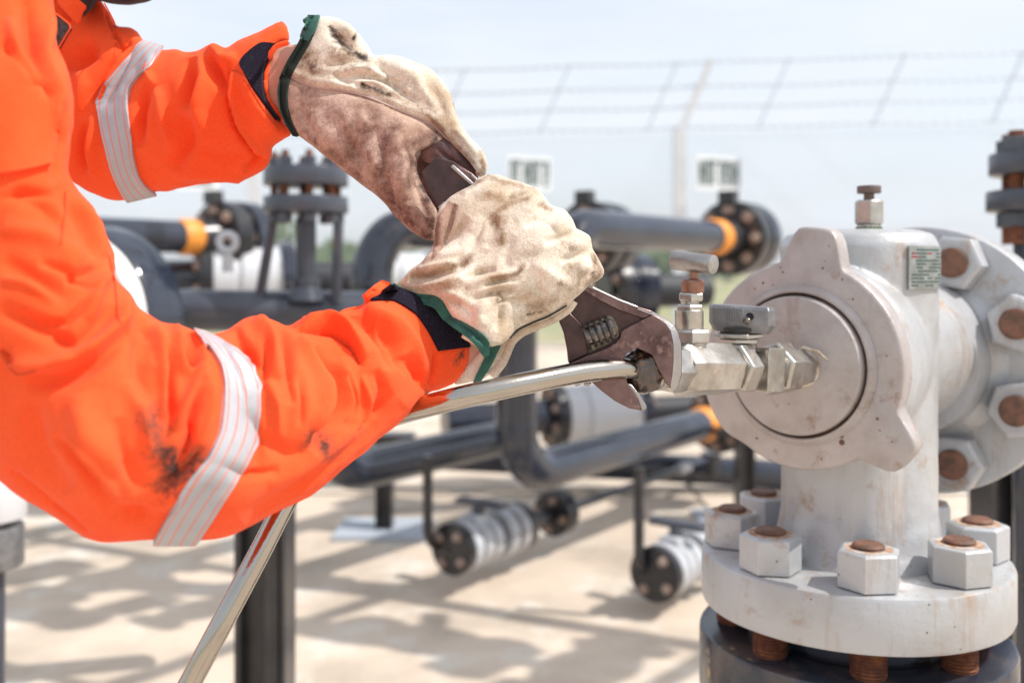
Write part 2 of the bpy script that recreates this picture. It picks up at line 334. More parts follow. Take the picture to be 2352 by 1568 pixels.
def remesh(parts, voxel=.0014, smooth=4, fac=.5):
    me = bpy.data.meshes.new('t'); vs = []; fs = []
    for v, f in parts: o = len(vs); vs += list(v); fs += [tuple(i+o for i in q) for q in f]
    me.from_pydata(vs, [], fs)
    bm = bmesh.new(); bm.from_mesh(me); bmesh.ops.recalc_face_normals(bm, faces=bm.faces); bm.to_mesh(me); bm.free()
    o = bpy.data.objects.new('t', me); C.objects.link(o)
    r = o.modifiers.new('r', 'REMESH'); r.mode = 'VOXEL'; r.voxel_size = voxel; r.adaptivity = 0
    s = o.modifiers.new('s', 'SMOOTH'); s.factor = fac; s.iterations = smooth
    dg = bpy.context.evaluated_depsgraph_get(); dg.update(); ev = o.evaluated_get(dg)
    out = bpy.data.meshes.new_from_object(ev); bpy.data.objects.remove(o); bpy.data.meshes.remove(me); return out
def polydist(p, line):
    """distance to polyline, 0..1 position along it, signed side"""
    line = np.array(line, float); seg = line[1:]-line[:-1]; ln = np.maximum(np.linalg.norm(seg, axis=1), 1e-6); cum = np.concatenate([[0], np.cumsum(ln)])
    best = np.full(len(p), 1e18); s = np.zeros(len(p)); sd = np.zeros(len(p))
    for i in range(len(seg)):
        r = p-line[i]; t = np.clip((r@seg[i])/ln[i]**2, 0, 1); q = r-t[:, None]*seg[i]; d = (q**2).sum(1); m = d < best
        best[m] = d[m]; s[m] = (cum[i]+t[m]*ln[i])/cum[-1]; sd[m] = np.sign(seg[i][0]*q[m, 1]-seg[i][1]*q[m, 0])
    return np.sqrt(best), s, sd
def getco(me):
    a = np.empty(len(me.vertices)*3); me.vertices.foreach_get('co', a); return a.reshape(-1, 3)
def getno(me):
    a = np.empty(len(me.vertices)*3); me.vertices.foreach_get('normal', a); return a.reshape(-1, 3)
def facing(me):
    co = getco(me); no = getno(me); v = co-np.array([0, 0, CH]); v /= np.linalg.norm(v, axis=1)[:, None]
    return co, no, -(no*v).sum(1)
def sculpt(me, strokes, scale=1.):
    """press folds and creases into the front side: (points, width px, height mm, kind)"""
    co, no, fc = facing(me); p = pix(co); wt = np.clip((fc+.05)/.35, 0, 1); disp = np.zeros(len(co))
    for st in strokes:
        pts, wd, h = st[:3]; kind = st[3] if len(st) > 3 else 'r'
        ln = crom(pts, 14, closed=False) if len(pts) > 2 else np.array(pts, float)
        d, s, sd = polydist(p, ln); near = d < wd*4
        tp = np.clip(np.sin(np.pi*np.clip(s, .0, 1.)), 0, 1)**.6 if kind not in ('e', 've') else np.ones(len(s))
        x = d/wd
        if kind in ('r', 'e'): g = np.exp(-x*x)
        elif kind in ('v', 've'): g = np.exp(-x*1.7)
        elif kind == 'f':
            xs = x*sd; g = np.exp(-(xs)**2)-.8*np.exp(-((xs-1.15)/.5)**2)
        g[~near] = 0; disp += g*tp*h
    co2 = co+no*(disp*wt*scale/1000.)[:, None]; me.vertices.foreach_set('co', co2.ravel()); me.update()
def paint(me, name, strokes):
    a = me.attributes.get(name) or me.attributes.new(name, 'FLOAT', 'POINT')
    co, no, fc = facing(me); p = pix(co); val = np.zeros(len(co))
    for st in strokes:
        pts, wd, h = st
        d, s, sd = polydist(p, pts if len(pts) > 1 else [pts[0], (pts[0][0]+1, pts[0][1])]); val = np.maximum(val, h*np.exp(-(d/wd)**2)*(fc > -.1))
    a.data.foreach_set('value', val)
def wrinkle(me, amp_mm, scale, seed=0):
    """large soft irregularity from a sum of random waves in space"""
    r = np.random.RandomState(seed); co = getco(me); no = getno(me); d = np.zeros(len(co))
    for i in range(14):
        kv = r.randn(3); kv *= scale*(.6+1.6*r.rand())/np.linalg.norm(kv); ph = r.rand()*6.28; kv2 = r.randn(3)*scale*.5
        d += np.sin(co@kv+ph+1.2*np.sin(co@kv2))/14
    co2 = co+no*(d*amp_mm*3/1000.)[:, None]; me.vertices.foreach_set('co', co2.ravel()); me.update()
def bvh(me):
    return BVHTree.FromPolygons([v.co.copy() for v in me.vertices], [tuple(p.vertices) for p in me.polygons])
CAMP = Vector((0, 0, CH))
def hit(tree, X, Y, back=False, near=None):
    d = (P(X, Y, 1)-CAMP).normalized()
    if not back: r = tree.ray_cast(CAMP, d)
    else: r = tree.ray_cast(CAMP+d*3, -d)
    return r
def patch(tree, lineA, lineB, n=60, m=8, off=.0012, thick=.0015, wrap=False, dflt=.7, fuzz=0.):
    """strip laid on a surface between two surveyed lines; returns mesh (closed, with thickness)"""
    A = resample(lineA, n); B = resample(lineB, n); rows = []
    for i in range(n):
        row = []
        for j in range(m):
            t = j/(m-1); q = A[i]*(1-t)+B[i]*t; r = hit(tree, q[0], q[1])
            row.append((q, r[0], r[1]))
        rows.append(row)
    # fill misses from the nearest hits
    last = None
    for row in rows+rows[::-1]:
        for j in range(m):
            q, c, nn = row[j]
            if c is not None: last = (c, nn)
            elif last is not None:
                dd = last[0].y; row[j] = (q, P(q[0], q[1], dd), last[1])
    vs = []; uv = []
    for i, row in enumerate(rows):
        for j, (q, c, nn) in enumerate(row): vs.append(c+nn*(off+(fuzz*random.random() if fuzz else 0))); uv.append((i/(n-1), j/(m-1)))
    a_ = np.array([v_[:] for v_ in vs]).reshape(n, m, 3)
    for _ in range(2):
        c_ = a_.copy(); c_[1:-1] = (a_[:-2]+2*a_[1:-1]+a_[2:])/4; a_ = c_.copy(); c_[:, 1:-1] = (a_[:, :-2]+2*a_[:, 1:-1]+a_[:, 2:])/4; a_ = c_
    vs = [Vector(q_) for q_ in a_.reshape(-1, 3)]
    K = len(vs)
    for i, row in enumerate(rows):
        for j, (q, c, nn) in enumerate(row): vs.append(c+nn*(off-thick)); uv.append((i/(n-1), j/(m-1)))
    fs = []
    g = lambda i, j: i*m+j
    for i in range(n-1):
        for j in range(m-1):
            fs.append((g(i, j), g(i+1, j), g(i+1, j+1), g(i, j+1))); fs.append((K+g(i, j), K+g(i, j+1), K+g(i+1, j+1), K+g(i+1, j)))
    for i in range(n-1):
        fs.append((g(i, 0), K+g(i, 0), K+g(i+1, 0), g(i+1, 0))); fs.append((g(i, m-1), g(i+1, m-1), K+g(i+1, m-1), K+g(i, m-1)))
    for j in range(m-1):
        fs.append((g(0, j), g(0, j+1), K+g(0, j+1), K+g(0, j))); fs.append((g(n-1, j), K+g(n-1, j), K+g(n-1, j+1), g(n-1, j+1)))
    me = bpy.data.meshes.new('patch'); me.from_pydata(vs, [], fs)
    ul = me.uv_layers.new(name='UVMap')
    for lp in me.loops: ul.data[lp.index].uv = uv[lp.vertex_index]
    bm = bmesh.new(); bm.from_mesh(me); bmesh.ops.recalc_face_normals(bm, faces=bm.faces); bm.to_mesh(me); bm.free()
    return me
def resample(line, n):
    l = crom(line, 5, closed=False); s = np.concatenate([[0], np.cumsum(np.linalg.norm(l[1:]-l[:-1], axis=1))]); t = np.linspace(0, s[-1], n)
    return np.stack([np.interp(t, s, l[:, 0]), np.interp(t, s, l[:, 1])], 1)
def cord(tree, line, r, off=0., n=60, dflt=.8, seg=8, sink=.3):
    A = resample(line, n); pts = []; last = None
    for q in A:
        h = hit(tree, q[0], q[1])
        if h[0] is not None and (last is None or abs(h[0].y-last) < .05): c = h[0]+h[1]*(off+r*(1-2*sink)); last = h[0].y
        else: c = P(q[0], q[1], last if last else dflt)
        pts.append(c)
    for _ in range(2): pts = [pts[0]]+[(pts[i-1]+pts[i]*2+pts[i+1])/4 for i in range(1, len(pts)-1)]+[pts[-1]]
    b = MB(); b.tube(pts, r, seg); return b
#SECTION-GROUND
# ================================================================== GROUND
def sheet(name, x0, x1, y0, y1, z, m):
    me = bpy.data.meshes.new(name); me.from_pydata([(x0, y0, z), (x1, y0, z), (x1, y1, z), (x0, y1, z)], [], [(0, 1, 2, 3)]); me.materials.append(m)
    o = bpy.data.objects.new(name, me); C.objects.link(o); o['kind'] = 'structure'; return o
M['soil'] = mat('dry_grass_soil', (.36, .32, .16), .95, 0, .2, col2=(.20, .25, .09), nscale=.35, lo=.4, hi=.62, rust=(.42, .36, .24), rscale=1.2, rlo=.5, rhi=.6)
M['concrete'] = mat('beige_concrete', (.62, .515, .415), .9, 0, .25, col2=(.40, .335, .27), nscale=1.5, ndet=10, lo=.44, hi=.66, rust=(.68, .63, .56), rscale=3.3, rlo=.52, rhi=.66, bump=.4, bscale=60, bdist=.004)  # beige concrete with random darker and paler patches
sheet('ground', -1500, 1500, -500, 2500, 0, M['soil'])
sheet('concrete_yard', -20, 26, -12, 15, .004, M['concrete'])
jm = MB()
for x in (-6.1, -3.1, .9, 3.9, 7.4): jm.box((x, 1.5, .0062), .018, 26.5, .0036)
for y in (1.9, 4.9, 7.9, 10.9): jm.box((3, y, .0070), 45, .018, .0036)
jo = jm.build('expansion_joints', mat('joint_tar', (.16, .14, .12), .9), smooth=0); jo['kind'] = 'structure'
#SECTION-VALVE
# ================================================================== MAIN VALVE
VX, VY = .3735, 1.10; BX = .380                                    # axis of the vertical body
U = Vector((.655, .756, 0)).normalized()                # axis of the horizontal barrel, away from the camera
SD = Vector((U.y, -U.x, 0))                             # sideways, to the right
bon = P(1833, 838, 1.0)                                 # centre of the bonnet face
ZB = bon.z
valve = empty('pressure_valve', 'large white painted pressure valve with rust spots, bolted on a black flange', 'valve', (VX, VY, CH-.40))
def zc(Y, d=1.1): return CH+(HZ-Y)/F*d
zt = CH-.308; zb = CH-.3640
# body: vertical barrel, horizontal barrel, top boss
def ringpts(r, z, n=64): return [Vector((VX+r*math.cos(2*math.pi*i/n), VY+r*math.sin(2*math.pi*i/n), z)) for i in range(n)]
tmp = MB()
tmp.lathe([(.098, 0), (.0870, .022), (.0815, .05), (.0810, .20), (.0825, .30), (.0825, .338), (.077, .350), (.062, .355)], (BX, VY, zt-.004), (0, 0, 1), 72)
c0 = Vector((BX, VY, ZB))
tmp.lathe([(.078, 0), (.098, .004), (.104, .03), (.100, .07), (.088, .12)], bon+U*.012, U, 72)
tmp.lathe([(.080, -.04), (.082, .0), (.086, .13), (.088, .17), (.090, .20)], c0, U, 72)
tmp.cyl((.372, 1.058, zt-.01), (.372, 1.058, zt+.19), .046, seg=40)
body_me = remesh([(tmp.v, tmp.f)], .0026, 5, .5)
wrinkle(body_me, .25, 160, 3)
body = world_obj('valve_body', body_me, M['white_paint'], valve)
# bonnet plate with three ears
def dia(a, r, h): return bon + (SD*math.cos(a)+Vector((0, 0, 1))*math.sin(a))*r + U*h
def bonnet_outline(n=160):
    out = []
    ears = [(R(82.5), .138, R(8.6)), (R(-38), .1345, R(8.2)), (R(210), .1125, R(12))]
    for i in range(n):
        a = 2*math.pi*i/n; r = .1045
        for (ea, er, ew) in ears:
            da = abs((a-ea+math.pi) % (2*math.pi)-math.pi)
            t = min(max((ew*2.25-da)/(ew*1.55), 0), 1); t = t*t*(3-2*t); r = max(r, .1045+(er-.1045)*t)
        out.append((a, r))
    return out
ol = bonnet_outline(); b = MB(); n = len(ol)
rows = [(-.0040, 0.0), (-.0012, .001), (0, .003), (0, .022), (-.003, .026)]
vs = [dia(a, r+dr, h) for (dr, h) in rows for a, r in ol]
b.add(vs, [(i*n+k, i*n+(k+1) % n, (i+1)*n+(k+1) % n, (i+1)*n+k) for i in range(len(rows)-1) for k in range(n)]+[tuple(range(n)), tuple(range((len(rows)-1)*n, len(rows)*n))[::-1]])
bonnet = b.build('bonnet', M['white_dirty'], valve, smooth=.7)
bonnet['label'] = 'grimy round cover plate with three ears'
b = MB(); b.lathe([(.0722, .002), (.0722, -.0060), (.0732, -.0072), (.0752, -.0072), (.0770, -.0050), (.0800, -.0012), (.0800, .002)], bon, U, 96); b.build('retaining_ring', M['white_dirty'], valve, smooth=.5)
b = MB(); b.lathe([(0, -.0135), (.0645, -.0135), (.0672, -.0128), (.0686, -.0112), (.0692, -.008), (.0692, .004)], bon, U, 96); b.build('cover_disc', M['white_dirty'], valve, smooth=.5)
b = MB(); b.lathe([(.0702, -.0004), (.0728, -.0004)], bon, U, 96); b.build('seal_gap', mat('gap_dirt_and_shade', (.10, .06, .045), .9, col2=(.25, .15, .11), nscale=30), valve)  # dark brown ring paints the crevice shade along with its dirt
# drips of rust and pits on the bonnet
for a, r, s in [(-58, .085, .0030), (-56, .080, .0022), (-92, .075, .0022), (62, .097, .0011), (75, .1, .0012), (115, .09, .0013), (100, .094, .001), (50, .087, .0011), (-30, .092, .0016), (-120, .09, .0012), (-75, .094, .001), (150, .085, .0012)]:
    b = MB(); b.lathe([(s, 0), (s*.7, -.0004), (0, -.0006)], dia(R(a), r, -.0001), U, 10); b.build('paint_chip', M['rust_brown'], valve)
# flanges
def flange_prof(r, h, bv=.004): return [(r-bv, 0), (r-bv*.3, bv*.3), (r, bv), (r, h-bv), (r-bv*.3, h-bv*.3), (r-bv, h)]
b = MB(); b.lathe(flange_prof(.1625, .056, .005), (VX, VY, zb), (0, 0, 1), 128); fl = b.build('lower_flange', M['white_paint'], valve, smooth=.7)
def nut(parent, org, ax, r, h, a0, up=None, stud=.02, sr=.6, mats=None, lab=None):
    b = MB(); b.lathe([(r*.9, 0), (r, .001), (r, h-r*.10), (r*.97, h-r*.05), (r*.86, h)], org, ax, 6, a0=a0, up=up)
    o = b.build('hex_nut', mats or M['white_dirty'], parent, smooth=.4, bevel=.0007)
    s = MB(); ax = Vector(ax).normalized(); nr = []
    hh = -.002
    while hh < stud: nr += [(r*sr, hh), (r*sr*.93, hh+.0012)]; hh += .0024
    nr += [(r*sr*.9, stud), (r*sr*.8, stud+.001)]
    s.lathe(nr, Vector(org)+ax*h, ax, 24)
    if parent.parent is None: s.build('stud', M['rust_brown'], parent, smooth=.3)
    return o
angs = [-147, -102, -57, -12, 33, 78, 123, 168]
for i, a in enumerate(angs):
    x = VX+.1285*math.sin(R(a)); y = VY-.1285*math.cos(R(a))
    nut(valve, (x, y, zt+.0006), (0, 0, 1), .0315, .037, R([20, 35, 52, 5, 16, 40, 12, 30][i]), stud=.0042, sr=.50, mats=M['white_paint'])
    s = MB(); s.lathe([(.0225, 0), (.0225, .0007)], (x, y, zt+.0372), (0, 0, 1), 24); s.build('rust_ring', M['rust_stain'], valve)
    s = MB(); nr = []; hh = 0
    while hh < .046: nr += [(.0178, hh), (.0152, hh+.0018)]; hh += .0036
    s.lathe(nr, (x, y, zb-.0455), (0, 0, 1), 28); s.build('stud', M['rust'], valve, smooth=.3)
# rear flange of the barrel
rf = Vector((VX, VY, 0)) ; rc = bon+U*.300; rc.z = zc(827, 1.22); rc.x += .014
b = MB(); b.lathe([(.085, -.05), (.088, -.01), (.100, 0), (.104, .004)]+flange_prof(.163, .045, .004)[0:0]+[(.158, .004), (.1615, .0055), (.163, .009), (.163, .045), (.159, .049)], rc, U, 128)
b.build('rear_flange', M['white_paint'], valve, smooth=.6)
b = MB(); b.lathe([(.150, 0), (.152, .004), (.152, .028)], rc+U*.051, U, 96); b.build('mating_flange', M['white_paint'], valve)
for k in range(8):
    a = R(22.5+45*k); o_ = rc+(SD*math.cos(a)+Vector((0, 0, 1))*math.sin(a))*.128+U*.0035
    nut(valve, o_, -U, .034, .028, R(10+13*k), stud=.006, sr=.52, mats=M['white_paint'])
# bleed screw on top
tp = Vector((VX-.0055+.005, VY+.0, zc(527)))
tp = P(1996, 524, 1.08)
b = MB(); b.cyl(tp+Vector((0, 0, -.03)), tp+Vector((0, 0, .004)), .0125, seg=24); b.hexn(tp+Vector((0, 0, .004)), (0, 0, 1), .0158, .026, a0=.3)
bl = b.build('bleed_fitting', M['fitting'], valve, smooth=.4, bevel=.0008)
b = MB(); b.cyl(tp+Vector((0, 0, .029)), tp+Vector((0, 0, .038)), .0055, seg=16); b.cyl(tp+Vector((0, 0, .0375)), tp+Vector((0, 0, .0455)), .0125, seg=24, bev=.0008); b.build('cap_screw', mat('tarnished_cap', (.16, .12, .11), .5, .5), valve, smooth=.5)
b = MB()
for k in range(16):
    a = k*.4+.1; b.lathe([(.0026, 0), (.0022, .0018), (.0003, .0026)], tp+Vector((math.cos(a)*.0118, math.sin(a)*.0118, -.001)), (math.cos(a)*.4, math.sin(a)*.4, 1), 7)
mo = b.build('moss', M['moss'], valve)
# name plate bent round the body
pm = MB(); im = MB(); ir = MB(); zc1 = zc(566, 1.04); zc0 = zc(664, 1.04)
def pp(t, s, off): a = R(-74+(t*40)); r = .0832+off; return Vector((BX+r*math.cos(a), VY+r*math.sin(a), zc0+(zc1-zc0)*s))
TT = 12
vs = [pp(i/TT, s, o) for o in (.0022, .0) for s in (0, 1) for i in range(TT+1)]; q = TT+1
pm.add(vs, [(i, i+1, q+i+1, q+i) for i in range(TT)]+[(2*q+i, 3*q+i, 3*q+i+1, 2*q+i+1) for i in range(TT)]+[(i, 2*q+i, 2*q+i+1, i+1) for i in range(TT)]+[(q+i, q+i+1, 3*q+i+1, 3*q+i) for i in range(TT)]+[(0, q, 3*q, 2*q), (TT, 2*q+TT, 3*q+TT, q+TT)])
rr = random.Random(4)
for row in range(11):
    t = .06
    while t < .93:
        wd = rr.uniform(.03, .16)
        if rr.random() < .8:
            tgt = ir if (rr.random() < .04) else im
            s0 = .07+row*.082; e = min(t+wd, .96)
            tgt.add([pp(t, s0, .0025), pp(e, s0, .0025), pp(e, s0+.045, .0025), pp(t, s0+.045, .0025), pp(t, s0, .0021), pp(e, s0, .0021), pp(e, s0+.045, .0021), pp(t, s0+.045, .0021)], [(0, 1, 2, 3), (4, 7, 6, 5), (0, 4, 5, 1), (1, 5, 6, 2), (2, 6, 7, 3), (3, 7, 4, 0)])
        t += wd+.02
npl = pm.build('name_plate', M['plate'], valve); im.build('plate_lettering', M['ink'], npl, smooth=0); ir.build('plate_lettering', M['ink_red'], npl, smooth=0)
# black mating flange and pipe below
bf = empty('black_flange', 'black flange with rust and paint smears below the white valve flange', 'flange', (VX, VY, .3))
zl = CH-.3945
M['black_worn'] = mat('worn_black_paint', (.022, .028, .045), .2, .1, .7, col2=(.075, .058, .058), nscale=14, ndet=8, lo=.5, hi=.62, rust=(.55, .36, .12), rscale=13, rlo=.62, rhi=.68, rrough=.5, bump=.2, bscale=200, bdist=.001)
b = MB(); b.lathe([(.06, .0), (.161, 0), (.1635, .001), (.165, .005), (.165, .066), (.1635, .070), (.161, .071), (.10, .0712), (.10, .0765), (.02, .0765)], (VX, VY, zl-.071), (0, 0, 1), 128); b.build('flange_disc', M['black_worn'], bf, smooth=.6)
b = MB(); b.lathe([(.09, 0), (.08, .27), (.1, .33), (.12, .36)], (VX, VY, 0.33-.0), (0, 0, 1), 64) if False else b.lathe([(.084, 0), (.084, .55), (.10, .60), (.12, zl-.07)], (VX, VY, 0), (0, 0, 1), 64); b.build('riser_pipe', M['navy'], bf)
b = MB(); b.lathe([(.105, 0), (.105, .012)], (VX, VY, zl+.0045), (0, 0, 1), 64); b.build('gasket', M['black_worn'], bf)
#SECTION-FITTINGS
# ================================================================== FITTINGS ON THE BONNET
EZ = Vector((0, 0, 1))
FA = P(1462, 848, .806); FB = P(1850, 846, .985)
fax = (FB-FA).normalized(); FL = (FB-FA).length
def fpt(s): return FA+fax*(FL*s)
def spx(X):   # parameter along the fitting axis for a column
    lo, hi = -.5, 1.2
    for _ in range(50):
        m_ = (lo+hi)/2; q = fpt(m_); 
        if CX+q.x/q.y*F < X: lo = m_
        else: hi = m_
    return lo
man = empty('valve_manifold', 'row of pale steel hex fittings screwed into the grimy bonnet cover', 'fittings', fpt(1))
def hexseg(x0, x1, r, a0, name, mt=None, rb=None, prof=None, seg=6):
    s0, s1 = spx(x0), spx(x1); h = (s1-s0)*FL; b = MB()
    b.lathe(prof(h) if prof else [(r*.90, 0), (r, r*.08), (r, h-r*.08), (r*.90, h)], fpt(s0), fax, seg, a0=a0, up=EZ)
    return b.build(name, mt or M['fitting'], man, smooth=.4, bevel=.0007)
hexseg(1556, 1668, .0242, R(14), 'hex_block', prof=lambda h: [(.019, 0), (.0235, .006), (.0242, .008), (.0242, h-.003), (.022, h)])
hexseg(1660, 1690, .0180, 0, 'collar', seg=32, prof=lambda h: [(.0205, 0), (.0205, h*.22), (.0160, h*.4), (.0160, h)])
hexseg(1678, 1708, .0238, R(22), 'hex_nut')
hexseg(1708, 1732, .0180, 0, 'collar', seg=32, prof=lambda h: [(.0158, 0), (.0158, h)])
hexseg(1722, 1760, .0222, R(45), 'valve_block', seg=4, prof=lambda h: [(.0278, 0), (.0285, .0008), (.0285, h-.0008), (.0278, h)])
hexseg(1754, 1780, .0200, 0, 'collar', seg=32, prof=lambda h: [(.020, 0), (.0155, h*.5), (.0155, h)])
hexseg(1770, 1804, .0258, R(12), 'hex_nut')
hexseg(1800, 1842, .0190, R(8), 'hex_adapter')
# thread tape at the joint
tp0 = fpt(spx(1843)); b = MB()
b.tube([tp0+fax*.003+EZ*.015+Vector((-.008, 0, 0)), tp0+EZ*.021+Vector((0, -.004, 0)), tp0+EZ*.018+SD*.012+Vector((0, -.012, 0)), tp0+EZ*.010+SD*.022+Vector((0, -.013, 0))], [.0012, .0018, .0016, .0006], 8)
b.lathe([(.0165, -.003), (.0180, 0), (.0165, .003)], tp0+fax*.001, fax, 24)
b.build('thread_tape', mat('dirty_tape', (.66, .58, .48), .6, col2=(.3, .2, .12), nscale=60), man)
# needle valve with T handle
st = fpt(spx(1592)); nv = empty('needle_valve', 'small upright needle valve with round T-bar handle and brown bonnet', 'valve', st)
def zpx(Y, d=st.y): return CH+(HZ-Y)/F*d
def up_hex(cx, y0, y1, r, name, mt, par, seg=6, a0=.5, prof=None, d=st.y, lean=0.):
    c = P(cx, y0, d); c = Vector((c.x, d, zpx(y0, d))); h = zpx(y1, d)-zpx(y0, d); b = MB()
    b.lathe(prof(h) if prof else [(r*.9, 0), (r, r*.12), (r, h-r*.12), (r*.9, h)], c, (lean, 0, 1), seg, a0=a0)
    return b.build(name, mt, par, smooth=.4, bevel=.0004)
up_hex(1590, 806, 786, .0118, 'thread', M['fitting'], nv, 28, prof=lambda h: [(.0125, 0), (.0125, h*.2), (.0115, h*.3), (.0125, h*.5), (.0115, h*.6), (.0125, h*.8), (.012, h)])
up_hex(1589, 788, 756, .0165, 'hex_base', M['fitting'], nv, a0=R(22))
up_hex(1583, 758, 712, .0125, 'barrel', M['fitting'], nv, 32, prof=lambda h: [(.0115, 0), (.0122, h*.1), (.0122, h)], lean=.0)
up_hex(1584, 715, 699, .0118, 'hex_nut', M['fitting'], nv, a0=R(22), prof=lambda h: [(.0108, 0), (.0122, .0015), (.0122, h-.0015), (.0108, h)])
up_hex(1585, 700, 690, .008, 'neck', M['fitting'], nv, 24, prof=lambda h: [(.0080, 0), (.0080, h)])
up_hex(1587, 692, 672, .0112, 'hex_nut', M['fitting'], nv, a0=R(22), prof=lambda h: [(.0102, 0), (.0114, .0015), (.0114, h-.0015), (.0102, h)])
up_hex(1591, 674, 640, .0095, 'packing_cap', M['copper'], nv, 32, prof=lambda h: [(.0090, 0), (.0098, .0015), (.0098, h-.003), (.0088, h-.001), (.006, h)])
up_hex(1594, 642, 616, .004, 'stem', M['copper'], nv, 20, prof=lambda h: [(.0042, 0), (.0036, h)])
ta = P(1548, 598, st.y+.012); tb = P(1640, 608, st.y-.016)
b = MB(); b.cyl(ta, tb, .0083, seg=40, bev=.0012); b.build('bar_handle', mat('brushed_bar', (.46, .45, .44), .34, .85, .5, col2=(.33, .31, .30), nscale=50, bump=.3, bscale=300, bdist=.0005), nv, smooth=.5)
# ball valve with grey lever
s2 = fpt(spx(1722)); bv = empty('ball_valve', 'little ball valve with grey faceted lever and double lock nuts', 'valve', s2)
dv = s2.y
up_hex(1712, 806, 784, .011, 'thread', M['steel'], bv, 32, d=dv, prof=lambda h: [(.0110, 0), (.0110, h*.15), (.0100, h*.25), (.0110, h*.4), (.0100, h*.5), (.0110, h*.65), (.0100, h*.8), (.0110, h)])
up_hex(1698, 788, 776, .0190, 'lock_nut', M['fitting'], bv, d=dv, a0=R(10), prof=lambda h: [(.0175, 0), (.0195, .001), (.0195, h-.001), (.0175, h)])
up_hex(1696, 776, 764, .0215, 'lock_nut', M['fitting'], bv, d=dv, a0=R(38), prof=lambda h: [(.0200, 0), (.0220, .001), (.0220, h-.001), (.0200, h)])
up_hex(1700, 764, 752, .0100, 'lever_boss', mat('black_boss', (.03, .03, .03), .5), bv, 24, d=dv, prof=lambda h: [(.018, 0), (.020, h)])
lc = P(1705, 728, dv-.004); b = MB()
la = (P(1768, 732, dv-.012)-P(1640, 724, dv+.006)).normalized(); lb = EZ.cross(la).normalized()
hw = .0292; prof = [(-hw, -.006), (-hw*.86, -.013), (hw*.86, -.013), (hw, -.004), (hw, .004), (hw*.93, .010), (-hw*.93, .010), (-hw, .006)]
for sgn in (1,):
    z1, z0 = .0105, -.0135
    top = [lc+la*x*.96+lb*y*.9+EZ*z1 for x, y in prof]; mid = [lc+la*x+lb*y+EZ*.0075 for x, y in prof]; md2 = [lc+la*x+lb*y+EZ*-.006 for x, y in prof]; bot = [lc+la*x*.86+lb*y*.82+EZ*z0 for x, y in prof]
    n8 = 8; b.add(top+mid+md2+bot, [(i+k*n8, (i+1) % n8+k*n8, (i+1) % n8+(k+1)*n8, i+(k+1)*n8) for k in range(3) for i in range(n8)]+[tuple(range(8)), tuple(range(31, 23, -1))])
for k in range(8): b.box(lc+la*(-.0125+k*.0021)-lb*.0132+EZ*.002, .0011, .0016, .0150, ax=la, ay=lb)
b.build('lever_handle', M['grey_alu'], bv, smooth=.3, bevel=.0007)
b = MB(); b.cyl(lc+la*.0065-lb*.011+EZ*-.001, lc+la*.0065-lb*.0165+EZ*-.003, .0034, seg=16, bev=.0006); b.build('set_screw', M['worm'], bv)
b = MB(); b.cyl(lc+la*.0085-lb*.011+EZ*.0015, lc+la*.0085-lb*.0135+EZ*.0015, .0036, seg=16); b.build('screw_hole', M['black_cloth'], bv)
# steel tube with its nut
tube = empty('steel_tube', 'bent stainless steel tube running from the greasy nut down to the lower left', 'tube', P(420, 1600, .70))
path = [(1476, 848, .812), (1440, 847, .796), (1400, 848, .784), (1350, 853, .772), (1290, 863, .758), (1220, 877, .744), (1140, 894, .732), (1060, 912, .726), (980, 932, .738), (900, 955, .762), (830, 982, .778), (775, 1012, .785), (728, 1052, .782), (690, 1100, .772), (655, 1155, .760), (600, 1262, .748), (545, 1365, .738), (490, 1468, .730), (430, 1580, .728), (330, 1768, .72)]
pts = [P(*p) for p in path]; fine = []
for i in range(len(pts)-1):
    p0, p1, p2, p3 = pts[max(i-1, 0)], pts[i], pts[i+1], pts[min(i+2, len(pts)-1)]
    for k in range(6):
        t = k/6; fine.append(.5*((2*p1)+(-p0+p2)*t+(2*p0-5*p1+4*p2-p3)*t*t+(-p0+3*p1-3*p2+p3)*t**3))
fine.append(pts[-1])
b = MB(); b.tube(fine, .0083, 40); b.build('tube', M['steel'], tube, smooth=1.2)
b = MB(); b.lathe([(.0088, 0), (.0175, .0015), (.0185, .003), (.0185, .020), (.017, .022)], fpt(spx(1496)), fax, 6, a0=R(10), up=EZ); b.lathe([(.0165, 0), (.0182, .002), (.018, .006)], fpt(spx(1487)), fax, 40); b.lathe([(.0175, 0), (.0205, .004), (.0205, .02), (.018, .03)], fpt(spx(1518)), fax, 6, a0=R(34), up=EZ)
b.build('compression_nut', M['fitting'], tube, smooth=.4, bevel=.0006)
g = MB(); g.lathe([(.0095, -.007), (.0145, -.003), (.0186, .003), (.0200, .008), (.0188, .013)], fpt(spx(1462)), fax, 48)
gm = remesh([(g.v, g.f)], .0009, 2); wrinkle(gm, .9, 500, 9); world_obj('grease', gm, M['grease'], tube)
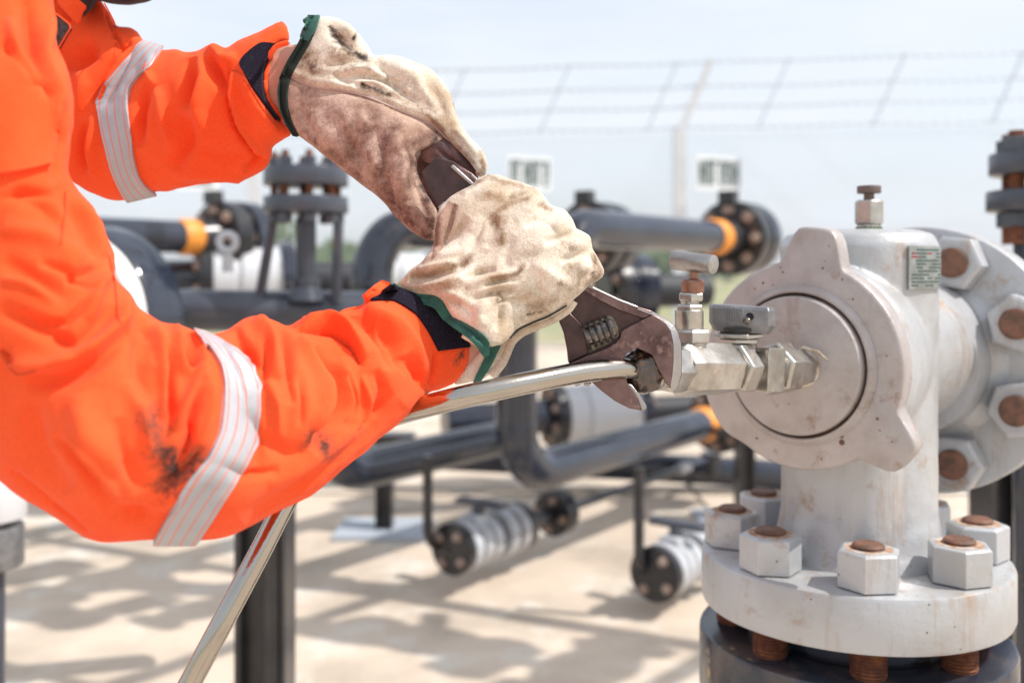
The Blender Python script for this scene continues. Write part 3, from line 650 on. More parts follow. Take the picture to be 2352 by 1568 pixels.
#SECTION-WRENCH
# ================================================================== WRENCH
wr = empty('adjustable_wrench', 'big brown oily adjustable wrench gripped in both gloves with its jaw on the nut', 'wrench', P(1400, 800, .80))
d0 = .792
BODY = [(968, 395), (1000, 362), (1040, 370), (1085, 398), (1347, 652), (1379, 667), (1421, 687), (1466, 704), (1498, 714), (1530, 732), (1550, 748), (1559, 764), (1566, 790), (1567, 825), (1566, 861), (1559, 886), (1550, 898), (1541, 893), (1527, 872), (1514, 851), (1498, 815), (1479, 806), (1463, 799), (1440, 812), (1425, 832), (1306, 834), (1303, 803), (1295, 764), (1279, 725), (1015, 485), (985, 440)]
b = MB(); b.plate(BODY, d0+.0056, d0+.016, 1)
CHEEK = [(1306, 835), (1394, 798), (1412, 788), (1424, 776), (1428, 762), (1432, 757), (1500, 722), (1516, 730), (1530, 742), (1541, 760), (1547, 790), (1547, 830), (1544, 862), (1541, 893), (1527, 872), (1514, 851), (1498, 815), (1479, 806), (1463, 799), (1440, 812), (1425, 832)]
b.plate(CHEEK, d0, d0+.0060, 0)
RIM = [(1060, 372), (1085, 398), (1347, 652), (1379, 667), (1421, 687), (1466, 704), (1498, 714), (1500, 723), (1432, 757), (1380, 722), (1352, 700), (1330, 668), (1050, 400)]
b.plate([(1347, 652), (1379, 667), (1421, 687), (1466, 704), (1498, 714), (1500, 722), (1478, 733), (1420, 712), (1376, 690), (1343, 668), (1075, 416), (1040, 376), (1085, 398)], d0+.0022, d0+.0060, 0)
b.plate([(1347, 651), (1379, 666), (1421, 686), (1466, 703), (1465, 708), (1420, 692), (1378, 672), (1346, 658), (1080, 404), (1084, 398)], d0+.0016, d0+.0056, 2)  # pale strip paints a highlight along the upper edge
b.plate([(1279, 725), (1301, 710), (1335, 744), (1346, 772), (1352, 812), (1306, 834), (1303, 803), (1295, 764)], d0+.0022, d0+.0060, 1)
b.plate([(1279, 725), (1290, 712), (1020, 462), (1005, 476)], d0+.0022, d0+.0060, 2)
b.plate([(1034, 383), (1040, 377), (1090, 422), (1084, 428)], d0+.0012, d0+.0056, 2)  # thin pale plate paints the handle highlight between the gloves
# chamfered outer edge of the jaw
E1 = [(1466, 704), (1498, 714), (1530, 732), (1550, 748), (1559, 764), (1566, 790), (1567, 825), (1566, 861), (1559, 886), (1550, 898)]
E0 = [(1464, 710), (1496, 722), (1516, 731), (1530, 743), (1541, 760), (1547, 790), (1547, 830), (1544, 862), (1540, 888), (1541, 895)]
va = [P(x, y, d0+.0002) for x, y in E0]; vb = [P(x, y, d0+.0052) for x, y in E1]; vc = [P(x, y, d0+.012) for x, y in E0]; ne = len(E0)
b.add(va+vb+vc, [(i, i+1, ne+i+1, ne+i) for i in range(ne-1)]+[(ne+i, ne+i+1, 2*ne+i+1, 2*ne+i) for i in range(ne-1)], 2)
hd = b.build('handle', [M['wrench'], M['wrench_dark'], M['edge_glint_steel']], wr, smooth=.5, bevel=.0009)
# movable jaw
b = MB(); JAW = [(1316, 836), (1430, 838), (1441, 862), (1440, 877), (1450, 892), (1461, 909), (1470, 930), (1474, 943), (1446, 938), (1414, 922), (1382, 898), (1355, 874), (1335, 862)]
b.plate(JAW, d0+.0004, d0+.0142, 0)
b.plate([(1440, 880), (1452, 884), (1468, 905), (1484, 930), (1486, 938), (1480, 942), (1474, 943), (1466, 920), (1454, 900)], d0+.001, d0+.016, 1)
for k in range(2): b.plate([(1318+k*22, 880), (1330+k*22, 877), (1340+k*20, 879), (1328+k*24, 887), (1320+k*22, 886)], d0+.006, d0+.012, 1)
b.build('movable_jaw', [M['wrench'], M['edge_glint_steel']], wr, smooth=.5, bevel=.0008)
# worm window and worm
b = MB(); b.plate([(1338, 770), (1342, 748), (1400, 724), (1410, 730), (1420, 752), (1424, 772), (1398, 790), (1362, 806), (1350, 800)], d0+.0048, d0+.0060, 0)
b.build('worm_window', M['worm'], wr, bevel=.0004)
wa = P(1341, 776, d0+.001); wb = P(1410, 750, d0+.001); wax = (wb-wa).normalized(); wl = (wb-wa).length; pr = [(.004, 0)]
for k in range(5):
    h = wl*(.03+k*.195); pr += [(.0078, h), (.0098, h+.0008), (.0098, h+wl*.085), (.0078, h+wl*.1), (.0074, h+wl*.17)]
pr += [(.004, wl)]
b = MB(); b.lathe(pr, wa, wax, 44)
for k in range(5):   # knurled threads
    h = wl*(.03+k*.195)+wl*.045
    for q in range(44):
        a = 2*math.pi*q/44; u_ = (EZ-wax*EZ.dot(wax)).normalized(); v_ = wax.cross(u_); b.box(wa+wax*h+(u_*math.cos(a)+v_*math.sin(a))*.0099, wl*.08, .0006, .0006, ax=wax, ay=(u_*-math.sin(a)+v_*math.cos(a)), az=(u_*math.cos(a)+v_*math.sin(a)), m=1)
b.build('worm_screw', [M['worm'], M['knurl']], wr, smooth=.5)
#SECTION-PERSON
# ================================================================== PERSON
person = empty('person', 'person in a bright orange coverall and worn leather gloves pulling on a wrench', 'person', P(0, 1568, .9))
# --- near sleeve (upper arm, elbow, forearm)
NS = [(60, -160), (112, -60), (123, 0), (134, 105), (155, 151), (170, 225), (173, 281), (163, 316), (161, 352), (158, 397), (183, 440), (218, 480), (246, 540), (262, 586), (258, 625), (273, 649), (302, 674), (318, 704), (369, 737), (404, 742), (429, 751), (452, 762), (482, 767), (520, 760), (540, 745), (558, 732), (591, 723), (633, 735), (661, 748), (690, 732), (731, 723), (766, 725), (790, 708), (827, 702), (850, 688), (900, 662), (945, 668), (1000, 700), (1045, 745), (1085, 798), (1080, 830), (1064, 862), (1040, 884), (1005, 897), (985, 902), (935, 955), (870, 1012), (800, 1070), (720, 1135), (660, 1165), (600, 1195), (540, 1225), (490, 1238), (440, 1241), (355, 1240), (290, 1244), (235, 1247), (190, 1234), (130, 1192), (60, 1150), (0, 1106), (-90, 1040), (-200, 880), (-290, 600), (-330, 300), (-320, 0), (-240, -160)]
NSD = [(0, -100, .67), (-100, 300, .64), (60, 400, .635), (100, 800, .615), (200, 1080, .60), (420, 1050, .625), (650, 950, .675), (850, 850, .730), (1020, 800, .782)]
me = remesh([inflate(NS, NSD, .62, .55, 9)], .0017, 5)
ns_strokes = [
 ([(20, 838), (123, 838), (211, 797), (275, 742), (290, 680)], 22, 7), ([(60, 880), (150, 868), (230, 820), (292, 757)], 22, -6),
 ([(-10, 705), (105, 760), (172, 800), (232, 752), (262, 705)], 22, -5), ([(262, 600), (225, 660), (205, 735)], 15, 3.5), ([(253, 625), (215, 620), (150, 640)], 14, -4),
 ([(355, 745), (369, 821), (382, 909), (372, 960)], 13, 6), ([(376, 790), (388, 860), (392, 930), (385, 985)], 12, -7),
 ([(404, 745), (408, 800), (420, 850), (445, 868)], 11, 5), ([(415, 790), (428, 832), (444, 850)], 9, -8, 'v'), ([(440, 762), (456, 815), (450, 870), (425, 935), (400, 985)], 11, 7),
 ([(472, 860), (458, 905), (445, 955), (425, 1030), (400, 1085)], 13, -8), ([(490, 880), (482, 960), (455, 1040)], 10, 3.5),
 ([(330, 740), (320, 830), (330, 930)], 22, -4), ([(300, 870), (330, 960), (350, 1060)], 24, 4),
 ([(180, 900), (200, 1000), (280, 1080)], 34, 4.5), ([(70, 920), (80, 1040), (160, 1130)], 30, -5), ([(270, 960), (285, 1040), (330, 1130)], 20, -3.5),
 ([(20, 1075), (107, 1160), (213, 1237)], 16, -4, 'v'), ([(370, 1110), (430, 1075), (468, 1020)], 8, -4, 'v'), ([(330, 1185), (420, 1120), (480, 1060)], 16, 4),
 ([(240, 1140), (300, 1180), (380, 1165)], 18, -3.5),
 ([(534, 755), (570, 800), (600, 850)], 12, -6), ([(591, 727), (622, 800), (640, 870)], 17, 7), ([(640, 745), (662, 800), (672, 870), (668, 930)], 13, -6),
 ([(612, 870), (640, 930), (640, 1010)], 14, 3), ([(661, 748), (717, 752), (770, 763), (810, 797), (830, 845)], 12, -8, 'v'), ([(690, 736), (760, 742), (812, 772), (842, 820)], 15, 6.5),
 ([(689, 772), (731, 857), (744, 927), (726, 995)], 13, 7), ([(716, 800), (760, 880), (775, 940), (748, 1000), (720, 1040)], 17, -9), ([(780, 820), (800, 900), (800, 970)], 20, 5),
 ([(790, 712), (850, 740), (895, 790), (905, 850)], 20, -8), ([(840, 708), (905, 740), (950, 800), (965, 860)], 18, 5), ([(985, 900), (960, 850), (930, 815)], 14, -6), ([(1000, 800), (998, 850), (990, 895)], 7, -4, 'v'),
 ([(560, 1200), (700, 1110), (820, 1020), (925, 925)], 26, -4), ([(620, 1120), (740, 1060), (850, 970)], 22, 3), ([(600, 1000), (660, 1040), (720, 1030)], 18, -3),
 ([(520, 790), (560, 870), (575, 960)], 9, 2), ([(860, 850), (880, 900), (860, 960)], 14, -3.5),
 ([(123, 20), (100, 120), (130, 220), (128, 300)], 16, 5), ([(60, 0), (80, 110), (110, 190)], 18, -5), ([(20, 40), (40, 130), (85, 190)], 16, 4), ([(0, 95), (70, 170), (110, 230)], 12, -3.5),
 ([(140, 240), (140, 330), (120, 420)], 12, -4), ([(130, 420), (200, 540), (235, 620)], 16, -3), ([(0, 520), (100, 545), (190, 600)], 26, 4), ([(0, 600), (90, 640), (170, 690)], 24, -4),
 ([(0, 800), (22, 826), (38, 828)], 5, -3, 'v'), ([(20, 440), (90, 470), (150, 520)], 20, -3),
 ([(300, 700), (340, 760), (352, 840)], 8, -4), ([(325, 730), (345, 790), (350, 850)], 6, 3), ([(120, 1000), (190, 1070), (260, 1190)], 14, -3.5), ([(150, 990), (220, 1060), (290, 1180)], 10, 3),
 ([(505, 1060), (560, 1090), (640, 1080)], 10, -3), ([(600, 760), (612, 830), (600, 900)], 7, -3), ([(690, 850), (700, 920), (688, 980)], 8, -3.5), ([(790, 860), (815, 930), (800, 990)], 8, -4), ([(830, 860), (845, 920), (838, 970)], 9, 3.5),
 ([(870, 730), (915, 790), (930, 860)], 7, -4), ([(740, 740), (790, 760), (830, 800)], 6, 3), ([(0, 640), (60, 650), (130, 690)], 12, 3), ([(170, 450), (215, 520), (240, 590)], 9, 3.5), ([(200, 690), (150, 740), (80, 740)], 10, -3.5),
 ([(0, 460), (60, 440), (130, 450)], 10, -3), ([(90, 600), (160, 620), (220, 670)], 9, -3.5), ([(560, 940), (600, 1010), (590, 1100)], 12, -3), ([(900, 900), (870, 950), (820, 1000)], 9, -3)]
sculpt(me, [(q[0], q[1]*.9)+tuple(q[2:]) for q in ns_strokes], 1.7); wrinkle(me, .5, 75, 5); wrinkle(me, .30, 170, 6)
paint(me, 'dirt', [([(350, 960), (372, 1030), (395, 1090)], 34, .8), ([(375, 1110), (420, 1095), (455, 1050)], 30, .85), ([(395, 1040), (400, 1100)], 30, .9), ([(722, 1010), (750, 1025)], 32, .75), ([(470, 1050), (440, 1100)], 16, .8), ([(980, 900), (960, 930)], 6, .5), ([(1060, 815), (1045, 835)], 8, .6)])
paint(me, 'soot', [([(390, 1040), (400, 1085), (385, 1120)], 22, .6), ([(455, 1055), (420, 1105), (370, 1132)], 11, .6), ([(735, 1005), (748, 1022)], 10, .45), ([(1063, 806), (1050, 828)], 6, .5)])
ns_me = me; T_ns = bvh(me)
# --- far sleeve
FS = [(60, 40), (110, -30), (160, -70), (215, -40), (234, 4), (253, 32), (267, 58), (282, 61), (299, 62), (316, 74), (328, 92), (350, 107), (373, 115), (404, 113), (422, 120), (454, 117), (485, 100), (503, 103), (520, 111), (548, 91), (598, 70), (640, 50), (652, 47), (661, 63), (668, 95), (636, 104), (617, 135), (608, 180), (613, 225), (647, 276), (673, 311), (657, 317), (628, 338), (624, 362), (618, 381), (598, 397), (548, 420), (527, 417), (457, 424), (422, 431), (387, 440), (359, 441), (325, 450), (295, 458), (270, 461), (239, 457), (200, 440), (176, 424), (120, 400), (60, 330), (20, 200)]
FSD = [(60, 100, 1.0), (200, 200, .965), (350, 280, .935), (500, 260, .90), (620, 200, .872)]
me = remesh([inflate(FS, FSD, .55, .5, 8)], .0018, 4)
sculpt(me, [
 ([(444, 135), (430, 200), (424, 250)], 13, -9), ([(454, 125), (470, 180), (455, 250), (470, 320)], 15, 6), ([(340, 190), (322, 260), (318, 340)], 12, -8), ([(357, 200), (380, 270), (402, 350)], 13, 6),
 ([(350, 130), (340, 165), (352, 200)], 9, 5), ([(425, 270), (428, 330), (400, 390)], 16, -6), ([(482, 130), (500, 180), (522, 215)], 12, -7), ([(485, 104), (510, 140), (545, 130)], 11, 5),
 ([(527, 150), (520, 211), (538, 288), (577, 355), (600, 380)], 6, -7, 'v'), ([(535, 165), (532, 230), (552, 300), (590, 352)], 9, 5), ([(211, 235), (246, 170), (281, 112), (300, 90)], 9, -8), ([(225, 240), (262, 170), (300, 105)], 9, 5), ([(236, 250), (270, 180), (310, 110)], 6, -5),
 ([(197, 281), (186, 340), (190, 400)], 12, -8), ([(215, 260), (212, 340), (225, 420)], 12, 5), ([(140, 150), (180, 128), (222, 108)], 20, -12), ([(180, 160), (190, 200), (175, 260)], 14, 4),
 ([(440, 340), (520, 370), (590, 350)], 18, -4), ([(400, 400), (480, 400), (560, 410)], 14, 3), ([(570, 130), (560, 180), (590, 250), (640, 310)], 12, 3), ([(262, 70), (275, 110), (268, 90)], 8, -4),
 ([(240, 20), (255, 60), (266, 90)], 4, -3, 'v'), ([(560, 395), (590, 375), (615, 362)], 8, -5)], 1.6)
wrinkle(me, .5, 70, 11); wrinkle(me, .30, 170, 12)
paint(me, 'dirt', [([(0, 0), (1, 0)], 2, 0)]); paint(me, 'soot', [([(0, 0), (1, 0)], 2, 0)])
fs_me = me; T_fs = bvh(me)
# --- torso and shoulders
TO = [(-520, 1500), (-560, 600), (-560, 200), (-420, -40), (-200, -140), (40, -150), (150, -70), (205, 0), (180, 120), (190, 260), (150, 420), (100, 600), (0, 850), (-90, 1050), (-160, 1500)]
tme = remesh([inflate(TO, [(-300, 300, .98), (0, 200, .95), (100, 100, .97), (-200, 1000, .98)], .30, .35, 16)], .004, 4)
wrinkle(tme, 1.2, 45, 2)
paint(tme, 'dirt', [([(0, 0), (1, 0)], 2, 0)]); paint(tme, 'soot', [([(0, 0), (1, 0)], 2, 0)])
T_to = bvh(tme)
def join(mes):
    bm = bmesh.new()
    for q in mes: bm.from_mesh(q)
    me = bpy.data.meshes.new('coverall'); bm.to_mesh(me); bm.free(); return me
pieces = [ns_me, fs_me, tme]
# collar
col_me = remesh([inflate([(120, -30), (150, -60), (215, -60), (205, 10), (192, 30), (186, 50), (178, 58), (160, 40), (135, 12)], [(160, 0, .925)], .35, .35, 4)], .0012, 2)
paint(col_me, 'dirt', [([(0, 0), (1, 0)], 2, 0)]); pieces.append(col_me)
cov = world_obj('coverall', join(pieces), M['orange'], person)
def add_patch(name, tree, A, B, mt, parent=cov, lab=None, **k):
    o = world_obj(name, patch(tree, A, B, **k), mt, parent)
    if lab: o['label'] = lab
    for p in o.data.polygons: p.use_smooth = True
    o.data.set_sharp_from_angle(angle=.8); return o
# reflective bands
add_patch('reflective_band', T_ns, [(449, 762), (478, 800), (503, 838), (511, 880), (508, 940), (500, 995), (470, 1060), (420, 1130), (390, 1175), (352, 1243)], [(482, 774), (525, 797), (575, 838), (596, 885), (598, 945), (588, 1010), (560, 1065), (520, 1130), (490, 1180), (450, 1244)], M['band'], n=110, m=14, off=.0030, thick=.0036, lab='silver tape with orange stitching round the near forearm')
add_patch('reflective_band', T_fs, [(327, 98), (290, 133), (262, 165), (236, 197), (225, 222), (229, 270), (243, 330), (258, 390), (275, 430), (290, 460)], [(374, 112), (350, 148), (318, 180), (300, 206), (294, 245), (300, 300), (308, 360), (320, 405), (338, 430), (358, 444)], M['band'], n=100, m=14, off=.0030, thick=.0036, lab='silver tape with orange stitching round the far sleeve')
# velcro tabs
add_patch('velcro_strip', T_ns, [(898, 658), (945, 676), (1000, 706), (1045, 752), (1080, 797)], [(852, 692), (905, 692), (955, 722), (985, 765), (1006, 806)], M['velcro'], n=70, m=16, off=.0016, thick=.0022, fuzz=.0007)
add_patch('velcro_strip', T_fs, [(664, 97), (636, 102), (616, 132), (604, 175), (608, 224), (640, 276)], [(650, 100), (598, 101), (562, 130), (552, 151), (580, 204), (632, 277)], M['velcro'], n=70, m=14, off=.0016, thick=.0022, fuzz=.0007)
add_patch('cuff_tab', T_ns, [(838, 690), (860, 668), (880, 655)], [(846, 694), (875, 680), (898, 660)], M['orange'], n=20, m=6, off=.004, thick=.004)
tb_ = remesh([inflate([(834, 692), (852, 668), (872, 645), (893, 652), (900, 664), (880, 682), (850, 700)], [(860, 670, .745)], .35, .35, 3)], .0009, 2); world_obj('cuff_tab', tb_, M['orange'], cov)
for tr, line, mt, r in ((T_fs, [(662, 98), (634, 107), (613, 138), (603, 182), (609, 228), (645, 280)], 'orange', .0022), (T_fs, [(658, 100), (628, 108), (607, 138), (597, 182), (603, 228), (640, 280)], 'black_cloth', .0010)):
    cord(tr, line, r, .0012).build('cuff_piping', M[mt], cov)
# pocket flap on the near upper arm, seams
add_patch('pocket_flap', T_ns, [(-90, 196), (-40, 192), (20, 196), (75, 208), (125, 240)], [(-90, 395), (-40, 402), (20, 400), (70, 390), (118, 372)], M['orange'], n=60, m=50, off=.0052, thick=.006)
for tr, line in ((T_ns, [(250, 590), (262, 650), (276, 742)]), (T_ns, [(0, 808), (38, 858), (82, 850)]), (T_ns, [(150, 440), (148, 500), (140, 560)]), (T_ns, [(-60, 218), (20, 222), (80, 236), (122, 262)]), (T_fs, [(240, 8), (262, 50), (268, 90), (262, 130)]), (T_fs, [(532, 158), (556, 172), (600, 246), (640, 300)])):
    cord(tr, line, .0006, 0, n=40, seg=6, sink=.1).build('seam', mat('orange_seam', (.6, .07, .015), .9), cov)
# chest patch with black frame
pc = [P(131, 33, .90), P(160, 56, .895), P(163, 66, .895), P(135, 112, .90), P(120, 100, .90)]
b = MB(); b.add(pc+[q+Vector((0, .003, 0)) for q in pc], [(0, 1, 2, 3, 4), (9, 8, 7, 6, 5)]+[(i, 5+i, 5+(i+1) % 5, (i+1) % 5) for i in range(5)]); b.build('chest_patch', M['cloth_patch'], cov, smooth=0)
b = MB(); b.tube([pc[0]+Vector((0, -.0012, 0)), pc[1]+Vector((0, -.0012, 0)), pc[2]+Vector((0, -.0012, 0)), pc[3]+Vector((0, -.0012, 0))], .0008, 6); b.build('patch_stitching', M['orange'], cov)
# --- body: wrists, arms, neck and head as one surface
hd_p = inflate([(120, -80), (60, -260), (60, -470), (180, -620), (340, -620), (440, -500), (455, -330), (480, -250), (450, -190), (440, -110), (400, -40), (345, 0), (300, 9), (250, 6), (212, -6), (200, 14), (190, 30), (150, 20)], [(250, -300, .95)], .50, .5, 12)
fw = inflate([(520, 130), (600, 112), (700, 100), (730, 170), (720, 240), (680, 290), (600, 290), (500, 280)], [(500, 200, .905), (620, 190, .880), (720, 190, .872)], .34, .34, 6)
nw = inflate([(900, 700), (1000, 690), (1120, 780), (1120, 850), (1060, 870), (950, 860)], [(1000, 780, .778)], .22, .22, 7)
arm = [inflate([(0, 0), (150, 60), (350, 150), (560, 140), (600, 180), (600, 260), (540, 290), (350, 380), (120, 300), (-60, 180)], [(60, 100, 1.0), (350, 260, .94), (560, 220, .895)], .35, .3, 12), inflate([(-60, 0), (60, 100), (130, 500), (200, 900), (500, 850), (940, 720), (1000, 790), (940, 880), (500, 1120), (220, 1150), (30, 1000), (-200, 500)], NSD, .4, .35, 14), inflate([(-400, 900), (-400, 0), (0, -120), (130, -60), (120, 300), (60, 900)], [(-100, 100, .97)], .25, .25, 20)]
bme = remesh([hd_p, fw, nw]+arm, .003, 3)
bo = world_obj('body', bme, M['skin'], person)
hood = remesh([inflate([(112, -90), (50, -260), (50, -480), (180, -632), (345, -632), (452, -505), (466, -330), (490, -250), (462, -185), (450, -100), (405, -32), (345, 4), (300, 13), (250, 10), (222, 0), (216, 22), (200, 30), (186, 52), (178, 44), (168, 10), (150, -20)], [(250, -300, .95), (190, 20, .935)], .56, .55, 9)], .003, 3)
hb = world_obj('balaclava', hood, M['black_cloth'], person)
# --- far glove (holds the end of the handle)
FGA = [(706, 60), (727, 41), (751, 39), (780, 44), (804, 60), (825, 77), (843, 102), (857, 127), (889, 126), (924, 132), (962, 146), (994, 162), (1019, 186), (1036, 214), (1047, 253), (1057, 285), (1075, 309), (1099, 334), (1114, 355), (1121, 380), (1115, 403), (1098, 409), (1090, 385), (1062, 352), (1028, 322), (990, 300), (960, 320), (900, 330), (800, 300), (720, 270), (655, 240), (648, 179), (667, 144), (692, 102)]
FGB = [(650, 170), (720, 178), (800, 204), (872, 226), (940, 262), (1000, 298), (1030, 324), (1000, 350), (962, 362), (957, 385), (966, 415), (984, 450), (1006, 485), (1004, 520), (998, 553), (973, 550), (938, 527), (910, 503), (885, 471), (860, 446), (818, 415), (762, 373), (727, 345), (692, 316), (672, 304), (656, 274), (642, 240), (640, 205)]
FGC = [(960, 340), (1000, 305), (1040, 330), (1072, 358), (1094, 386), (1100, 410), (1080, 420), (1050, 398), (1010, 380), (975, 372)]
FGDA = [(700, 120, .872), (850, 200, .868), (950, 230, .862), (1050, 300, .846), (1105, 380, .836)]
FGDB = [(680, 240, .868), (800, 320, .852), (900, 400, .835), (980, 500, .822), (980, 330, .846)]
me = remesh([inflate(FGA, FGDA, .45, .5, 6), inflate(FGB, FGDB, .50, .42, 6)], .0011, 4)
seam_far = [(664, 176), (720, 200), (772, 206), (830, 218), (880, 238), (940, 262), (988, 282), (1020, 312), (1048, 346), (1075, 372), (1098, 402)]
sculpt(me, [
 (seam_far, 9, -2.5, 've'), ([(x-4, y-14) for x, y in seam_far], 10, 1.6, 'e'),
 ([(855, 130), (880, 165), (930, 200)], 14, -6), ([(770, 180), (830, 172), (890, 190), (960, 240)], 8, -4), ([(790, 160), (850, 158), (920, 185)], 9, 3.5), ([(800, 195), (860, 188), (900, 205)], 6, 3), ([(740, 150), (800, 140), (845, 125)], 12, -4), ([(760, 170), (800, 190), (850, 200)], 7, -3),
 ([(750, 60), (790, 95), (840, 130)], 14, -3), ([(785, 55), (820, 95)], 12, 3), ([(900, 140), (960, 180), (1010, 250)], 18, 3), ([(960, 165), (1000, 220), (1030, 280)], 12, -2.5), ([(1040, 290), (1070, 325), (1100, 360)], 10, 2.5),
 ([(760, 260), (790, 310), (830, 380)], 16, -3), ([(720, 250), (740, 300), (760, 350)], 14, 2.5), ([(860, 290), (880, 350), (880, 420)], 14, -3.5), ([(905, 300), (925, 360), (915, 430), (930, 500)], 15, 4.5), ([(940, 350), (950, 400), (965, 450), (985, 500)], 9, -3),
 ([(930, 370), (925, 410), (940, 460)], 12, 4), ([(955, 366), (968, 360), (990, 352), (1026, 326)], 12, -6), ([(840, 330), (870, 390)], 10, 2), ([(885, 400), (900, 450), (930, 500)], 12, -3), ([(820, 250), (850, 300)], 14, 2), ([(680, 230), (700, 270), (730, 320)], 10, -2)], 1.25)
wrinkle(me, .5, 130, 21)
paint(me, 'dirt', [([(705, 130), (715, 160)], 18, 1.), ([(740, 165), (700, 175)], 14, .8), ([(770, 75), (800, 120), (835, 133)], 11, .9), ([(835, 200), (870, 215), (898, 218)], 7, 1), ([(900, 215), (960, 245), (1010, 290), (1050, 335), (1085, 370)], 9, .75), ([(1105, 350), (1112, 395)], 9, .8), ([(860, 260), (845, 320), (800, 330)], 26, .62), ([(905, 290), (880, 340), (870, 400)], 18, .8), ([(950, 330), (990, 310), (1020, 300)], 14, .9), ([(985, 540), (940, 510), (900, 480)], 20, .9), ([(975, 430), (985, 480), (990, 520)], 16, .9), ([(720, 260), (780, 300), (820, 390)], 20, .45), ([(760, 350), (850, 430)], 14, .75), ([(880, 440), (930, 500), (970, 540)], 30, .8), ([(930, 330), (945, 380), (940, 430)], 14, .75), ([(700, 300), (760, 365)], 9, .6), ([(820, 300), (830, 360)], 18, .6), ([(700, 240), (800, 290), (900, 380)], 55, .42), ([(860, 170), (960, 230), (1040, 320)], 30, .38), ([(760, 120), (850, 150)], 22, .45), ([(745, 150), (760, 170)], 14, .6)])
paint(me, 'soot', [([(758, 62), (775, 95), (810, 120), (838, 133)], 8, .75), ([(822, 68), (812, 90)], 5, .7), ([(832, 194), (868, 208), (895, 218)], 5, .8), ([(704, 140), (714, 152)], 12, .6), ([(808, 152), (835, 157)], 4, .6), ([(1040, 225), (1048, 262)], 3, .5), ([(955, 375), (965, 420), (985, 460)], 6, .75), ([(1000, 315), (985, 345), (965, 362)], 10, .6), ([(1000, 520), (985, 545)], 12, .5)])
def split_mats(me, fn, mats):
    idx = np.zeros(len(me.polygons), int); c = np.empty(len(me.polygons)*3); me.polygons.foreach_get('center', c); c = c.reshape(-1, 3); p = pix(c)
    return fn(p, c)
# the part below the seam is the smooth palm leather
line = np.array([(600, 150)]+seam_far+[(1200, 500)], float)
c = np.empty(len(me.polygons)*3); me.polygons.foreach_get('center', c); c = c.reshape(-1, 3); p = pix(c); below = p[:, 1] > np.interp(p[:, 0], line[:, 0], line[:, 1])
T_fg = bvh(me)
fg = world_obj('glove', me, [M['leather'], M['leather_pink']], person); me.polygons.foreach_set('material_index', below.astype(int))
fg['label'] = 'stained glove round the end of the handle'
gi = remesh([inflate([(945, 340), (1000, 318), (1050, 345), (1098, 400), (1092, 430), (1060, 480), (1012, 520), (985, 520), (965, 440), (948, 400)], [(1000, 400, .868)], .35, .3, 6)], .0014, 3)
world_obj('inner_palm', gi, M['leather_dark'], fg)
ce = remesh([inflate(FGC, [(1030, 360, .845)], .4, .4, 4)], .0009, 3); sculpt(ce, [([(975, 370), (1020, 372), (1080, 405)], 6, 1.5), ([(1000, 340), (1050, 380), (1085, 405)], 5, -1.5)])
world_obj('index_finger', ce, M['leather_dark'], fg)
cord(T_fg, seam_far, .0009, 0, n=90).build('seam', mat('seam_leather', (.5, .36, .32), .8), fg)
# binding of the far glove
add_patch('cuff_binding', T_fg, [(706, 44), (700, 75), (686, 105), (662, 145), (645, 180), (640, 215), (645, 250), (658, 282), (676, 309)], [(734, 44), (724, 75), (708, 108), (686, 145), (668, 180), (661, 215), (663, 250), (672, 282), (687, 311)], M['green_dark'], parent=fg, n=90, m=10, off=.0022, thick=.004)
add_patch('cuff_binding', T_fg, [(709, 42), (704, 62), (694, 92)], [(736, 42), (727, 70), (712, 98)], M['green'], parent=fg, n=30, m=8, off=.0030, thick=.002)
b = MB(); b.tube([P(700, 50, .868), P(706, 46, .866), P(716, 42, .866)], .0024, 8); b.build('binding_knot', M['green'], fg)
# --- near glove
NG = [(905, 655), (930, 634), (945, 617), (972, 596), (987, 581), (996, 558), (1000, 531), (1006, 497), (1013, 478), (1033, 453), (1063, 436), (1086, 423), (1095, 409), (1120, 400), (1143, 400), (1177, 413), (1208, 427), (1227, 428), (1246, 442), (1265, 470), (1288, 480), (1307, 493), (1318, 508), (1324, 527), (1352, 539), (1359, 548), (1360, 569), (1371, 590), (1388, 619), (1383, 636), (1358, 652), (1341, 668), (1318, 687), (1304, 704), (1278, 723), (1238, 741), (1200, 754), (1181, 767), (1164, 784), (1150, 793), (1120, 796), (1085, 762), (1038, 728), (1020, 702), (1002, 686), (953, 678), (914, 668)]
NGD = [(930, 660, .757), (1050, 720, .748), (1110, 790, .742), (1100, 560, .770), (1150, 450, .772), (1250, 560, .762), (1360, 610, .768), (1200, 720, .768)]
FIN = [  # four curled fingers and the thumb, behind the back of the hand
 ([(1130, 402), (1180, 412), (1235, 432), (1262, 468), (1250, 500), (1190, 480), (1120, 450)], [(1190, 450, .790)]),
 ([(1230, 440), (1262, 468), (1300, 484), (1322, 520), (1320, 560), (1260, 545), (1210, 490)], [(1270, 510, .792)]),
 ([(1290, 500), (1322, 524), (1355, 540), (1362, 575), (1350, 610), (1300, 600), (1270, 550)], [(1320, 560, .794)]),
 ([(1330, 560), (1362, 572), (1388, 617), (1384, 637), (1352, 656), (1310, 650), (1300, 600)], [(1345, 615, .794)]),
 ([(1010, 480), (1035, 452), (1080, 430), (1100, 460), (1060, 520), (1015, 570), (998, 560), (1001, 520)], [(1045, 500, .782)])]
me = remesh([inflate(NG, NGD, .36, .14, 6)]+[inflate(a, d, .5, .5, 5) for a, d in FIN], .0010, 4)
